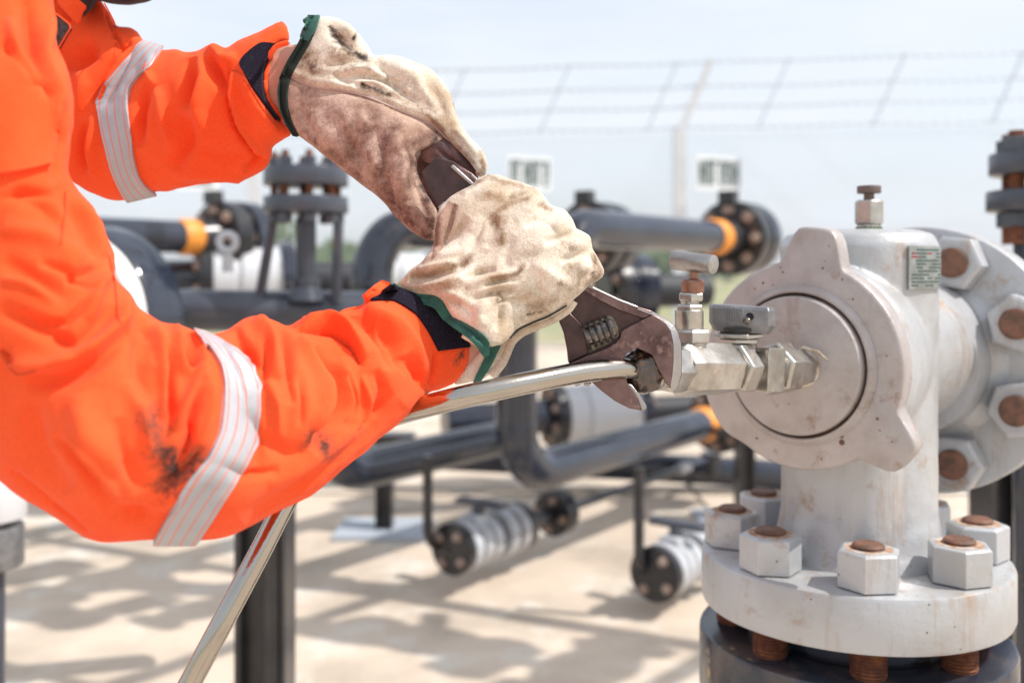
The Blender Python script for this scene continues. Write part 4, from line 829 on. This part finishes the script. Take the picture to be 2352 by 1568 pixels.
sculpt(me, [
 ([(972, 600), (1010, 590), (1060, 575), (1085, 540)], 14, 3), ([(1000, 570), (1040, 540), (1075, 500)], 12, -3.5), ([(1075, 575), (1100, 540), (1112, 510)], 8, -2.5, 'v'),
 ([(940, 640), (985, 630), (1040, 620), (1075, 600)], 10, -4), ([(960, 625), (1010, 612), (1055, 605)], 9, 4), ([(930, 655), (990, 655), (1050, 640), (1090, 620)], 9, 3.5), ([(1060, 640), (1100, 625), (1140, 620)], 8, -3), ([(1070, 660), (1120, 640), (1190, 625), (1210, 600)], 9, 3.5), ([(1110, 655), (1160, 640), (1200, 620)], 6, -3, 'v'),
 ([(1080, 690), (1130, 672), (1190, 665)], 9, -3), ([(1095, 675), (1150, 655), (1190, 650)], 7, 2.5), ([(1140, 700), (1160, 690), (1145, 670)], 6, -3.5, 'v'), ([(1120, 690), (1100, 720), (1105, 750)], 12, 3), ([(1150, 700), (1150, 730), (1140, 760)], 8, -2.5), ([(1165, 690), (1210, 700), (1260, 690)], 10, -2),
 ([(1020, 690), (1060, 700), (1090, 730)], 12, -3), ([(1000, 665), (1050, 680), (1080, 710)], 10, 2.5),
 ([(1265, 475), (1240, 500), (1205, 520)], 9, -2.4), ([(1324, 530), (1290, 545), (1250, 560)], 9, -2.6), ([(1358, 572), (1320, 590), (1285, 600)], 8, -2.4), ([(1230, 445), (1215, 475), (1180, 505)], 12, 1.5), ([(1300, 500), (1270, 525)], 14, 2.5), ([(1340, 550), (1310, 570)], 13, 2.2), ([(1365, 600), (1330, 625)], 13, 2.4),
 ([(1020, 470), (1008, 520), (1000, 560)], 9, 2), ([(1045, 470), (1028, 520), (1010, 570)], 9, -3), ([(1360, 575), (1365, 610), (1350, 640)], 7, -2.5, 'v'), ([(1090, 450), (1120, 440), (1170, 450)], 12, 1.6), ([(1100, 480), (1130, 520), (1120, 570)], 15, -1.6), ([(1180, 540), (1160, 590), (1170, 630)], 12, -1.5), ([(1220, 600), (1280, 640), (1320, 660)], 14, 1.8), ([(1240, 620), (1230, 660), (1260, 680)], 10, -1.6)], 1.35)
wrinkle(me, .45, 150, 31)
paint(me, 'dirt', [([(1050, 445), (1120, 405), (1200, 428)], 7, .8), ([(1175, 455), (1205, 445)], 9, .7), ([(1140, 500), (1150, 530), (1155, 555)], 13, .95), ([(1132, 495), (1165, 470), (1210, 455)], 9, .75), ([(1005, 500), (1000, 560)], 10, .6), ([(940, 635), (985, 632), (1060, 605)], 9, .8), ([(1060, 610), (1080, 590)], 9, .75), ([(1130, 640), (1190, 628), (1205, 605)], 7, .7), ([(1365, 590), (1380, 630), (1345, 655)], 10, .85), ([(1240, 470), (1265, 480)], 8, .6), ([(1310, 620), (1340, 640), (1290, 660)], 22, .55), ([(1210, 700), (1255, 712)], 8, .7), ([(1140, 700), (1145, 672)], 6, .7), ([(1265, 570), (1300, 590)], 10, .4), ([(1190, 585), (1230, 580)], 14, .5), ([(945, 620), (990, 580)], 10, .5), ([(1290, 560), (1310, 575)], 8, .5), ([(1060, 700), (1030, 690)], 8, .4), ([(960, 650), (1060, 660)], 16, .45), ([(1200, 720), (1290, 680)], 16, .5)])
paint(me, 'soot', [([(1210, 722), (1245, 715)], 4, .6), ([(1142, 692), (1150, 680)], 3, .5), ([(1045, 470), (1040, 490)], 4, .5), ([(1368, 590), (1362, 640)], 4, .4)])
T_ng = bvh(me)
ng = world_obj('glove', me, [M['leather'], M['leather_pink']], person); ng['label'] = 'dusty pale glove wrapped round the middle of the handle'
pk = inside(pix(np.array([v[:] for v in [Vector(q.center) + person.location for q in me.polygons]])), np.array([(990, 600), (1004, 500), (1030, 462), (1052, 470), (1040, 520), (1018, 570)], float)); me.polygons.foreach_set('material_index', pk.astype(int))
add_patch('cuff_binding', T_ng, [(897, 663), (920, 676), (953, 690), (987, 697), (1004, 706), (1020, 728), (1045, 748), (1075, 772), (1100, 800), (1112, 815)], [(909, 652), (930, 664), (955, 673), (1000, 679), (1018, 692), (1030, 722), (1070, 742), (1108, 765), (1124, 784), (1124, 810)], M['green'], parent=ng, n=110, m=12, off=.0020, thick=.004)
# rolled lower lining and far side of the cuff
lp = remesh([inflate([(1058, 775), (1085, 790), (1105, 806), (1124, 812), (1118, 790), (1095, 766), (1070, 758)], [(1090, 785, .745)], .35, .35, 3)], .0009, 2); world_obj('cuff_lining', lp, M['leather'], ng)
cf = remesh([inflate([(1125, 780), (1160, 775), (1182, 770), (1165, 800), (1150, 830), (1128, 858), (1105, 874), (1088, 877), (1040, 885), (1060, 850), (1090, 820)], [(1150, 790, .770), (1070, 860, .775)], .3, .3, 4)], .001, 3)
sculpt(cf, [([(1150, 790), (1120, 840), (1095, 870)], 6, 1.2)]); T_cf = bvh(cf); world_obj('cuff_back', cf, M['leather'], ng)
add_patch('cuff_binding', T_cf, [(1130, 786), (1118, 812), (1102, 845), (1087, 876)], [(1158, 776), (1142, 808), (1122, 845), (1102, 874)], M['green'], parent=ng, n=40, m=8, off=.0018, thick=.003)
b = cord(T_ng, [(1316, 690), (1304, 708), (1270, 731), (1230, 747), (1196, 762), (1174, 782), (1166, 800), (1152, 832), (1128, 862)], .0042, 0, n=70, dflt=.772, sink=.4, seg=14); b.build('lower_seam_roll', M['leather'], ng)
b = cord(T_ng, [(1300, 700), (1260, 724), (1222, 739), (1190, 754), (1170, 774)], .0007, .0006, n=60); b.build('seam', M['green_dark'], ng)
#SECTION-BACKGROUND
# ================================================================== BACKGROUND PIPEWORK
def arc(c, a, b, n=10):
    # quarter bend centred at c from c+a to c+b
    return [c+a*math.cos(t)+b*math.sin(t) for t in [math.pi/2*i/n for i in range(n+1)]]
def flange(o, r, h, ax, nb, br, parent, mt, name='flange', bolt=True, a0=0., nr=.02, nh=.022, bm=None):
    b = MB(); b.lathe([(r*.965, 0), (r, r*.04), (r, h-r*.04), (r*.965, h)], o, ax, 56); fo = b.build(name, mt, parent, smooth=.6)
    if bolt:
        ax = Vector(ax).normalized(); up = EZ if abs(ax.z) < .9 else Vector((1, 0, 0)); u = (up-ax*up.dot(ax)).normalized(); v = ax.cross(u)
        for k in range(nb):
            a = a0+2*math.pi*k/nb; q = Vector(o)+(u*math.cos(a)+v*math.sin(a))*br
            b = MB(); b.hexn(q-ax*nh, ax, nr, h+2*nh); b.cyl(q-ax*(nh+.008), q+ax*(h+nh+.008), nr*.5, seg=12); b.build('hex_bolt', bm or M['bg_bolt'], parent, smooth=.4)
    return fo
PD = Vector((.78, 1.0, 0)).normalized()
def pipe_dir(A, B): return (B-A).normalized()
def pipe_loop(dx, lab, sc=1.0, drain=True):
    """one bypass loop: top run with yellow band and flange, bend, drop, bend, bottom run with band and flange"""
    A0 = P(1345, 526, 3.45); A1 = P(1632, 538, 4.25)
    B1 = P(1625, 1003, 4.25); r = .069
    off = Vector((dx, 0, 0))
    A0 += off; A1 += off; B1 += off
    ad = (A1-A0).normalized(); ad.z = 0; ad.normalize()
    zt_ = A0.z; zb_ = P(1300, 1072, 3.5).z; R_ = .17
    root = empty('pipe_loop', lab, 'pipe', (A0.x, A0.y, zb_-.1), 'black looped bypass pipes with yellow bands')
    c1 = Vector((A0.x, A0.y, zt_-R_))+ad*.02; top = Vector((c1.x, c1.y, zt_)); c2 = Vector((c1.x, c1.y, zb_+R_))
    LT = (A1-A0).length
    zm = P(1300, 690, 3.45).z; sh = Vector((-.150, 0, 0)); c2b = c2+sh
    pts = [top+ad*LT*(1-i/8) for i in range(8)]+arc(c1, EZ*R_, -ad*R_)+[Vector((c1.x, c1.y, c1.z+(zm-c1.z)*i/4))-ad*R_ for i in range(1, 5)]
    b = MB(); b.tube(pts, r, 32); b.build('pipe', M['navy'], root, smooth=1.2)
    pts = [Vector((c2b.x, c2b.y, zm+(c2b.z-zm)*i/4))-ad*R_ for i in range(4)]+arc(c2b, -ad*R_, -EZ*R_)+[c2b-EZ*R_+ad*(.92 if dx == -.63 else LT+.22)*(i/8) for i in range(1, 9)]
    b = MB(); b.tube(pts, r, 32); b.build('pipe', M['navy'], root, smooth=1.2)
    for z in (zt_, zb_):
        e = Vector((c1.x, c1.y, z))+ad*LT
        if z == zb_: e += sh+ad*.22
        if z == zb_ and dx == -.63: continue
        b = MB(); b.lathe([(r*1.01, 0), (r*1.13, .02), (r*1.13, .07), (r*1.01, .10)], e-ad*.02, ad, 32); b.build('yellow_band', M['yellow'], root)
        b = MB(); b.lathe([(r*1.05, 0), (r*1.35, .10)], e+ad*.07, ad, 32); b.build('weld_neck', M['black_paint'], root)
        rr_ = .165 if z == zt_ else .150
        flange(e+ad*.17, rr_, .09, ad, 8, rr_*.74, root, M['black_paint'], nr=.026)
        b = MB(); b.lathe([(rr_, 0), (rr_, .08)], e+ad*.285, ad, 48); b.build('blind_flange', M['navy'], root)
    e = Vector((c1.x, c1.y, zt_))+ad*(LT+.16); b = MB(); b.box(e+EZ*.178, .075, .05, .055, ax=(ad.y, -ad.x, 0), ay=ad); b.build('lifting_tab', M['black_paint'], root)
    for z in (c1.z-.02, c2.z+.0):
        b = MB(); b.lathe([(r, 0), (r*1.04, .006), (r, .012)], Vector((c1.x, c1.y, z))-ad*R_+(sh if z < c1.z-.1 else Vector((0, 0, 0))), EZ, 32); b.build('weld', M['navy'], root)
    return root, c1, c2, ad, LT, zb_
loops = []
for dx, lab in ((0, 'black looped pipe with yellow band nearest the white valve'), (-.63, 'black looped pipe half hidden behind the gloves'), (-2.26, 'black looped pipe behind the far orange sleeve')):
    loops.append(pipe_loop(dx, lab))
def drain(px, py0, py1, d, fx, fy, lab, flip=1, longpipe=True):
    root = empty('drain_valve', lab, 'valve', P(fx, fy+60, d), 'small drain valves hanging near the ground')
    a = P(px, py0, d+.05); v = P(px, py1, d); ad = loops[0][3]
    f0 = P(fx, fy, d)
    bend = Vector((a.x, d, f0.z))
    b = MB(); r = .0165
    b.tube([Vector((a.x, d, a.z)), Vector((a.x, d, f0.z+.10))]+arc(Vector((a.x, d, f0.z+.07))+ad*.07, -ad*.07, -EZ*.07, 8)+[f0+ad*.01], r, 16); b.build('drop_pipe', M['black_paint'], root, smooth=1.2)
    flange(f0, .088, .035, ad, 4, .058, root, M['black_paint'], a0=.6, nr=.017, nh=.012)
    for g0, g1, gr, gm in ((.036, .080, .087, 'drum_grey'), (.080, .100, .066, 'black_paint'), (.100, .150, .080, 'drum_grey'), (.150, .160, .072, 'grey_black'), (.160, .205, .080, 'drum_grey'), (.205, .245, .060, 'grey_black'), (.245, .290, .086, 'drum_grey'), (.290, .315, .066, 'black_paint'), (.315, .360, .086, 'drum_grey')):
        b = MB(); b.lathe([(gr*.94, g0), (gr, g0+.006), (gr, g1-.006), (gr*.94, g1)], f0, ad, 40); b.build('body_section', M[gm], root)
    b = MB(); b.box(f0+ad*.27+Vector((0, -.075, -.02)), .03, .03, .05); b.box(f0+ad*.13+EZ*.07, .07, .07, .05, ax=ad, ay=(ad.y, -ad.x, 0)); b.build('body_lug', M['drum_grey'], root, bevel=.004)
    flange(f0+ad*.36, .088, .035, ad, 4, .06, root, M['black_paint'], a0=.6, nr=.017, nh=.012)
    q = f0+ad*.15; b = MB(); b.cyl(q+EZ*.05, q+EZ*.12, .022, seg=16); b.box(q+EZ*.125+ad*.02, .20, .05, .02, ax=(ad.y, -ad.x, 0), ay=ad); b.build('valve_lever', M['grey_black'], root, bevel=.004)
    if longpipe:
        b = MB(); b.cyl(f0+ad*.39, f0+ad*.60, .030, seg=20); b.build('spool', M['black_paint'], root)
        flange(f0+ad*.60, .085, .03, ad, 4, .056, root, M['black_paint'], a0=.2, nr=.016, nh=.012); flange(f0+ad*.64, .085, .03, ad, 4, .056, root, M['black_paint'], bolt=False)
        e = f0+ad*.66; b = MB(); b.tube([e, e+ad*1.05, e+ad*1.35+EZ*.0, e+ad*1.5+EZ*.05, e+ad*1.62+EZ*.06], .0165, 16); b.build('outlet_pipe', M['navy'], root, smooth=1.2)
        b = MB(); b.cyl(e+ad*1.0, e+ad*1.1, .024, seg=16); b.build('coupling', M['bg_white'], root)
        b = MB(); b.cyl(e+ad*1.35-EZ*.08, e+ad*1.35+EZ*.03, .05, seg=24); b.build('swivel', M['black_paint'], root)
    return root
drain(985, 1040, 1290, 3.35, 1035, 1262, 'small grey drain valve below the middle pipe with long outlet pipe')
drain(1463, 1065, 1340, 3.15, 1502, 1320, 'small pale drain valve beside the big white flange', longpipe=False)
# supports
def stand(px, py, d, w, top, lab):
    g = CH*F/(py-HZ) if d is None else d
    root = empty('pipe_support', lab, 'support', (P(px, 0, g).x, g, 0), 'steel pipe supports')
    x = root.location.x; b = MB(); b.box((x, g, top/2), w*.5, w*.12, top); b.box((x-w*.25, g, top/2), w*.1, w*.9, top); b.box((x+w*.25, g, top/2), w*.1, w*.9, top); b.build('column', M['black_paint'], root)
    b = MB(); b.box((x, g, .012), w*3.4, w*2.8, .022); b.build('base_plate', mat('grey_plate', (.42, .46, .52), .5), root)
    b = MB(); b.box((x, g, top), w*2.2, w*.9, .03); b.build('saddle', M['black_paint'], root)
    return root
stand(884, 1222, None, .115, .40, 'short black support standing on a pale base plate')
stand(1710, 1200, None, .12, .40, 'black support behind the big white flange')
stand(2287, 1500, 2.6, .14, .62, 'black column at the right behind the white flange')
# far horizontal headers on the ground behind
for (x0, y0, x1, y1, d_, r_, lab) in ((900, 1040, 1900, 1095, 5.0, .07, 'thick dark header pipe low behind the loops'), (2280, 1150, 2700, 1165, 3.6, .045, 'dark blue pipe at the right edge'), (-400, 1010, 900, 1050, 5.1, .07, 'dark header pipe low behind the coverall')):
    b = MB(); b.cyl(P(x0, y0, d_), P(x1, y1, d_), r_, seg=32); o = b.build('header_pipe', M['navy'], smooth=.8); tag(o, lab, 'pipe')
def drum(px, py, d, r, ln, ad, lab, first='black', rings=True, mt=None):
    """white valve drum between dark flanges"""
    o = P(px, py, d); root = empty('flanged_drum', lab, 'valve', o-EZ*r, 'white valve drums with dark flanges')
    flange(o, r, r*.35, ad, 8, r*.74, root, M['black_paint'], a0=.35, nr=r*.15, nh=r*.1)
    b = MB(); b.lathe([(r*.92, r*.36), (r*.92, r*.9), (r*.86, r*.95), (r*.86, r*1.05), (r*.95, r*1.1), (r*.95, ln-r*.2), (r*.88, ln-r*.15), (r*.88, ln)], o, ad, 56); b.build('drum', mt or M['bg_white'], root)
    flange(o+ad*ln, r, r*.35, ad, 8, r*.74, root, M['navy'], a0=.35, nr=r*.15, nh=r*.1)
    b = MB(); b.cyl(o+ad*(ln+r*.35), o+ad*(ln+.45), r*.45, seg=32); b.build('pipe', M['rough_black'], root)
    b = MB(); b.cyl(o-ad*.5, o, r*.5, seg=32) if rings else b.cyl(o-ad*.02, o, r*.5, seg=32); b.build('neck_pipe', M['navy'], root)
    return root
AD = loops[0][3]; AX = Vector((1, .35, 0)).normalized()
drum(1262, 955, 4.6, .150, .42, AX, 'white drum valve seen below the tube beside the vertical black pipe')
drum(1395, 668, 4.9, .185, .10, AX, 'black bolted flange behind the wrench neck', mt=M['navy'], rings=False)
drum(845, 640, 5.0, .135, .30, AX, 'black bolted flange between the gloves', rings=False)
drum(455, 640, 4.4, .165, .35, AX, 'white drum with black bolted face left of the yoke')
# large valve with yoke near the left
bv2 = empty('gate_valve', 'big black valve with white drum face and bolted yoke behind the sleeves', 'valve', P(560, 760, 2.4))
DR = Vector((.90, .10, 0)).normalized(); dc = P(172, 738, 2.25)
ADX = Vector((.32, .947, 0)).normalized()
b = MB(); b.lathe([(.02, -.05), (.195, -.05), (.202, -.04), (.203, .0)], dc, ADX, 72); b.build('white_face', mat('bright_white_face', (.85, .85, .86), .4), bv2)
b = MB(); b.lathe([(.15, -.01), (.212, -.008), (.216, .0), (.216, .10), (.206, .11), (.12, .16), (.09, .20)], dc, ADX, 72); b.build('ring_flange', M['navy'], bv2)
ha = P(330, 712, 2.45); hb_ = P(950, 716, 2.62)
b = MB(); b.cyl(ha, hb_, .052, seg=32); b.cyl(P(430, 716, 2.5), P(455, 716, 2.5), .058, seg=32); b.build('barrel', M['grey_black'], bv2)
sx = 703; ds = 2.5
def sp(Y, X=sx): return P(X, Y, ds)
b = MB(); b.cyl(sp(690), sp(640), .045, .026, seg=28); b.cyl(sp(645), sp(500), .025, seg=28); b.lathe([(.034, 0), (.036, .01), (.034, .02)], sp(656), EZ, 28); b.build('stem', M['grey_black'], bv2)
for y0, y1 in ((490, 452), (428, 386)):
    b = MB(); b.cyl(sp(y0), sp(y1), .1045, seg=48, bev=.004); b.build('yoke_flange', M['grey_black'], bv2)
for k in range(8):
    a = 2*math.pi*k/8+.3; q = Vector((math.cos(a)*.078, math.sin(a)*.078, 0)); b = MB(); b.cyl(sp(500)+q, sp(352)+q, .009, seg=14, m=0); b.hexn(sp(386)+q+EZ*.0005, EZ, .017, .022, m=1); b.hexn(sp(512)+q, EZ, .017, .022, m=1); b.build('stud_bolt', [M['rust'], M['grey_black']], bv2, smooth=.4)
b = MB(); b.tube([sp(470, 632), sp(560, 618), sp(685, 596)], .013, 10); b.build('brace', M['grey_black'], bv2)
b = MB(); b.tube([sp(480, 778), sp(560, 776), sp(690, 772)], .013, 10); b.build('brace', M['grey_black'], bv2)
eo = P(523, 556, 2.5); b = MB()
b.tube([eo+Vector((math.cos(t)*.021, 0, math.sin(t)*.021)) for t in [2*math.pi*i/24 for i in range(25)]], .009, 10); b.cyl(eo-EZ*.03, eo-EZ*.075, .014, seg=12); b.build('lifting_eye', M['bg_white'], bv2)
# H column under it
pc_ = P(610, 1300, 2.05); col = empty('steel_column', 'tall black steel column beside the lower end of the tube', 'column', (pc_.x, 2.05, 0))
b = MB(); hgt = zc(760, 2.05); b.box((pc_.x-.046, 2.05, hgt/2), .010, .10, hgt); b.box((pc_.x+.046, 2.05, hgt/2), .010, .10, hgt); b.box((pc_.x, 2.05, hgt/2), .084, .008, hgt); b.box((pc_.x+.022, 2.02, hgt/2), .03, .03, hgt); b.build('beam', M['black_paint'], col, bevel=.002)
b = MB(); b.box((pc_.x, 2.05, .012), .2, .2, .02); b.build('base_plate', M['grey_black'], col)
# grey valve at the left edge
lv = empty('left_valve', 'white and grey valve bonnet at the left edge below the elbow', 'valve', P(-20, 1400, 1.7)); lv.name = 'bonnet_valve'
b = MB(); b.cyl(P(-30, 1190, 1.7), P(-30, 1080, 1.7), .062, seg=40, bev=.004); b.cyl(P(-30, 1075, 1.7), P(-30, 960, 1.7), .045, seg=40); b.build('bonnet', M['bg_white'], lv)
b = MB(); b.cyl(P(-30, 1300, 1.7), P(-30, 1205, 1.7), .058, seg=40, bev=.004); b.cyl(P(-30, 1205, 1.7), P(-30, 1188, 1.7), .035, seg=32); b.build('flange', M['grey_alu'], lv)
b = MB(); b.cyl(P(-40, 1300, 1.7), Vector((P(-40, 1300, 1.7).x, 1.7, 0)), .035, seg=32); b.build('riser_pipe', M['grey_black'], lv)
# bolt stack at the right edge
rs = empty('bolted_joint', 'dark bolted flange joint standing at the right edge above the valve', 'flange', P(2380, 545, 1.75)); d_ = 1.75
b = MB(); b.cyl(P(2400, 560, d_), P(2400, 500, d_), .058, seg=36); b.cyl(P(2400, 500, d_), P(2400, 486, d_), .066, seg=36); b.cyl(P(2400, 486, d_), P(2400, 438, d_), .0945, seg=48, bev=.003); b.build('lower_flange', M['grey_black'], rs)
b = MB(); b.cyl(P(2400, 402, d_), P(2400, 352, d_), .090, seg=48, bev=.003); b.build('upper_flange', M['grey_black'], rs)
for k in range(6):
    a = 2*math.pi*k/6+math.pi+.25; q = Vector((math.cos(a)*.058, math.sin(a)*.058, 0)); b = MB(); b.cyl(P(2400, 560, d_)+q, P(2400, 303, d_)+q, .0135, seg=16, m=0); b.hexn(P(2400, 351.5, d_)+q, EZ, .025, .026, m=1); b.hexn(P(2400, 522, d_)+q, EZ, .025, .026, m=1); b.build('stud_bolt', [M['rust'], M['grey_black']], rs, smooth=.4)
b = MB(); b.cyl(P(2400, 560, d_), Vector((P(2400, 560, d_).x, d_, 0)), .05, seg=32); b.build('riser_pipe', M['navy'], rs)
# added pipe bridge, unseen above the view, placed to cast the yard shadows
rk = empty('shadow_pipe_bridge', 'unseen overhead pipe bridge with valves, added to cast shadows on the yard', 'pipe bridge', (0, 3.6, 0))
bd = Vector((.905, -.427, 0)).normalized(); q0 = Vector((.18, 3.59, 2.75))
b = MB(); b.cyl(q0-bd*4.2, q0+bd*3.9, .042, seg=20)
for o_, l0, l1, r_ in ((Vector((1.0, 2.05, 2.70)), -.6, 2.3, .034), (Vector((2.35, 1.95, 2.70)), -.6, 1.6, .030), (Vector((-.35, 2.85, 2.70)), -.3, 2.0, .026)):
    b.cyl(o_+U*l0, o_+U*l1, r_, seg=16)
b.cyl(q0-bd*4.0+Vector((-.35, -.9, 0)), q0+bd*3.0+Vector((-.35, -.9, 0)), .024, seg=12)
b.build('shadow_run_pipe', M['navy'], rk)
for x, y, a_, k_ in ((.75, 3.04, U, 1.), (.62, 2.70, bd, .8), (1.90, 2.45, bd, .95), (2.36, 2.24, U, .9), (1.15, 2.72, U, .7), (-.2, 3.3, bd, .8)):
    c_ = Vector((x, y, 2.74)); a_ = Vector(a_); b = MB(); b.cyl(c_-a_*.26*k_, c_-a_*.20*k_, .12*k_, seg=28); b.cyl(c_+a_*.20*k_, c_+a_*.26*k_, .12*k_, seg=28)
    b.lathe([(.06*k_, -.2*k_), (.11*k_, -.08*k_), (.12*k_, 0), (.11*k_, .08*k_), (.06*k_, .2*k_)], c_, a_, 28); b.cyl(c_, c_+EZ*.34*k_, .035*k_, seg=16)
    b.box(c_+EZ*.40*k_, .30*k_, .13*k_, .14*k_, ax=a_, ay=(a_.y, -a_.x, 0)); b.box(c_+EZ*.12*k_+Vector((.1, .05, 0)), .05, .34*k_, .05)
    b.build('shadow_bridge_valve', M['bg_white'], rk)
for e_ in (q0-bd*4.1, q0+bd*3.8):
    b = MB(); b.box((e_.x, e_.y, 1.37), .14, .14, 2.74); b.build('column', M['black_paint'], rk, bevel=.004)
# ================================================================== FENCE
fd = 14.0
fence = empty('wire_fence', 'long chain-link fence with barbed wire on slanted arms behind the pipework', 'fence', (0, fd, 0))
ftop = CH+(HZ-300)/F*fd
fx0, fx1 = -10.5, 17
def fy(x): return fd-(x-2.3)*.16
posts = [2.34+k*6.2 for k in range(-2, 3)]
for x in posts:
    y = fy(x); arm = Vector((.44, -.02, .98)); b = MB(); b.box((x, y, ftop/2), .16, .16, ftop); tpt = Vector((x, y, ftop)); b.tube([tpt-EZ*.04, tpt+arm], .062, 4); b.build('post', M['concrete_post'], fence, smooth=.3)
b = MB()
for t in (.03, .33, .62, .97):
    pts = [Vector((x, fy(x), ftop))+Vector((.44, -.02, .98))*t+Vector((0, 0, .012*math.sin(x*3))) for x in np.arange(fx0, fx1, .5)]
    b.tube(pts, .015, 5)
    for x in np.arange(fx0, fx1, .16):
        c_ = Vector((x, fy(x), ftop))+Vector((.44, -.02, .98))*t; b.tube([c_+Vector((-.03, 0, .05)), c_+Vector((.03, 0, -.05))], .010, 3, caps=False)
b.build('barbed_wire', M['galv'], fence, smooth=0)
for k in range(-3, 14):
    x = 2.34+k*1.50-.45
    if abs((x-2.34) % 6.2) < .3: continue
    if x < fx0 or x > fx1: continue
    c_ = Vector((x, fy(x), ftop)); b = MB(); b.tube([c_, c_+Vector((.44, -.02, .98))], .021, 4); b.build('wire_spacer', M['galv'], fence, smooth=0)
b = MB(); ms = .085; hgt = ftop-.05
def seg2(x0, z0, x1, z1): b.tube([Vector((x0, fy(x0), z0)), Vector((x1, fy(x1), z1))], .0034, 3, caps=False)
x = fx0-hgt
while x < fx1:
    for sgn in (1, -1):
        xa, xb = (x, x+hgt) if sgn > 0 else (x+hgt, x)
        lo = max(fx0, min(xa, xb)); hi = min(fx1, max(xa, xb))
        if hi-lo < .05: continue
        z = lambda q: (q-xa)/(xb-xa)*hgt
        seg2(lo, z(lo), hi, z(hi))
    x += ms
b.build('chain_link', M['galv'], fence, smooth=0)
# signs hung on the fence
def sign(px, w_, lab, seed):
    c_ = P(px, 398, fd-.25); root = empty('fence_sign', lab, 'sign', c_-EZ*.25, 'white signs on the fence')
    sx_ = Vector((math.cos(R(-26)), -math.sin(R(-26)), 0)); sx_ = Vector((math.cos(R(26)), math.sin(R(26)), 0)); sy_ = Vector((-sx_.y, sx_.x, 0)); w_ *= 1.08
    b = MB(); b.box(c_, w_, .02, .46, ax=sx_, ay=sy_); b.build('board', M['sign_white'], root, smooth=0)
    r_ = random.Random(seed); b = MB(); n_ = 6; cw = w_*.92/n_
    for k in range(n_):       # tall condensed letter shapes, too blurred in the picture to read
        o_ = c_+sx_*(-w_*.46+cw*(k+.5))-sy_*.016; t = cw*.24; H = .34
        kind = (seed+k*2+k//2) % 4
        def q(dx, dz, sx, sz): b.box(o_+sx_*dx+EZ*dz, sx, .008, sz, ax=sx_, ay=sy_)
        q(-cw*.26, 0, t, H)
        if kind != 3: q(cw*.24, (.04 if kind == 1 else 0), t, H*(.75 if kind == 1 else 1))
        q(0, H*(.44 if kind != 2 else .1), cw*.6, .05)
        if kind in (1, 2): q(0, -H*(.02 if kind == 2 else .44), cw*.6, .045)
    b.build('lettering', M['sign_green'], root, smooth=0)
sign(1216, .62, 'white fence sign with green letters above the near glove', 1)
sign(1650, .70, 'white fence sign with green letters right of the tall fence post', 2)
sign(455, .50, 'white fence sign with green letters just under the far sleeve', 3)
# ================================================================== FAR VEGETATION
def bush(px, d, h, w_, lab, seed):
    x = P(px, 0, d).x; root = empty('tree', lab, 'tree', (x, d, 0), 'low trees beyond the fence'); r_ = random.Random(seed)
    b = MB(); b.tube([Vector((x, d, -.1)), Vector((x+.05, d, h*.4)), Vector((x-.05, d, h*.7))], [.12, .09, .04], 8)
    for k in range(4): a = r_.uniform(0, 6.28); b.tube([Vector((x, d, h*.35)), Vector((x+math.cos(a)*w_*.3, d+math.sin(a)*w_*.3, h*.7))], [.05, .02], 6)
    b.build('trunk', M['bark'], root)
    b = MB()
    cl = [(Vector((r_.gauss(0, w_*.22), r_.gauss(0, w_*.22), h*.62+r_.gauss(0, h*.13))), r_.uniform(.14, .26)*w_) for _ in range(14)]
    for c_, cr_ in cl:
        for _ in range(130):
            v_ = Vector((r_.gauss(0, 1), r_.gauss(0, 1), r_.gauss(0, 1))).normalized()*cr_*r_.uniform(.5, 1.05); q = Vector((x, d, 0))+c_+v_
            if q.z < .15: continue
            a_ = Vector((r_.gauss(0, 1), r_.gauss(0, 1), r_.gauss(0, 1))).normalized(); e_ = a_.orthogonal().normalized(); s_ = .09*w_/2.5*r_.uniform(.7, 1.5)
            b.add([q-a_*s_, q+e_*s_*.6, q+a_*s_, q-e_*s_*.6], [(0, 1, 2, 3)])
    b.build('crown', M['leaf'], root, smooth=0)
for i, (px, d, h, w_, lab) in enumerate(((655, 30, 2.2, 2.2, 'low green tree seen between the yoke braces'), (905, 42, 2.2, 2.6, 'low green tree seen under the black pipe bend between the gloves'), (1447, 40, 1.9, 1.6, 'low green tree seen above the black flange behind the wrench'), (1520, 60, 3.0, 4.5, 'hazy green tree left of the tall fence post'), (1625, 70, 2.8, 5.0, 'hazy green tree right of the tall fence post'), (760, 70, 2.6, 6.0, 'wide hazy tree right of the yoke'))):
    bush(px, d, h, w_, lab, i+3)
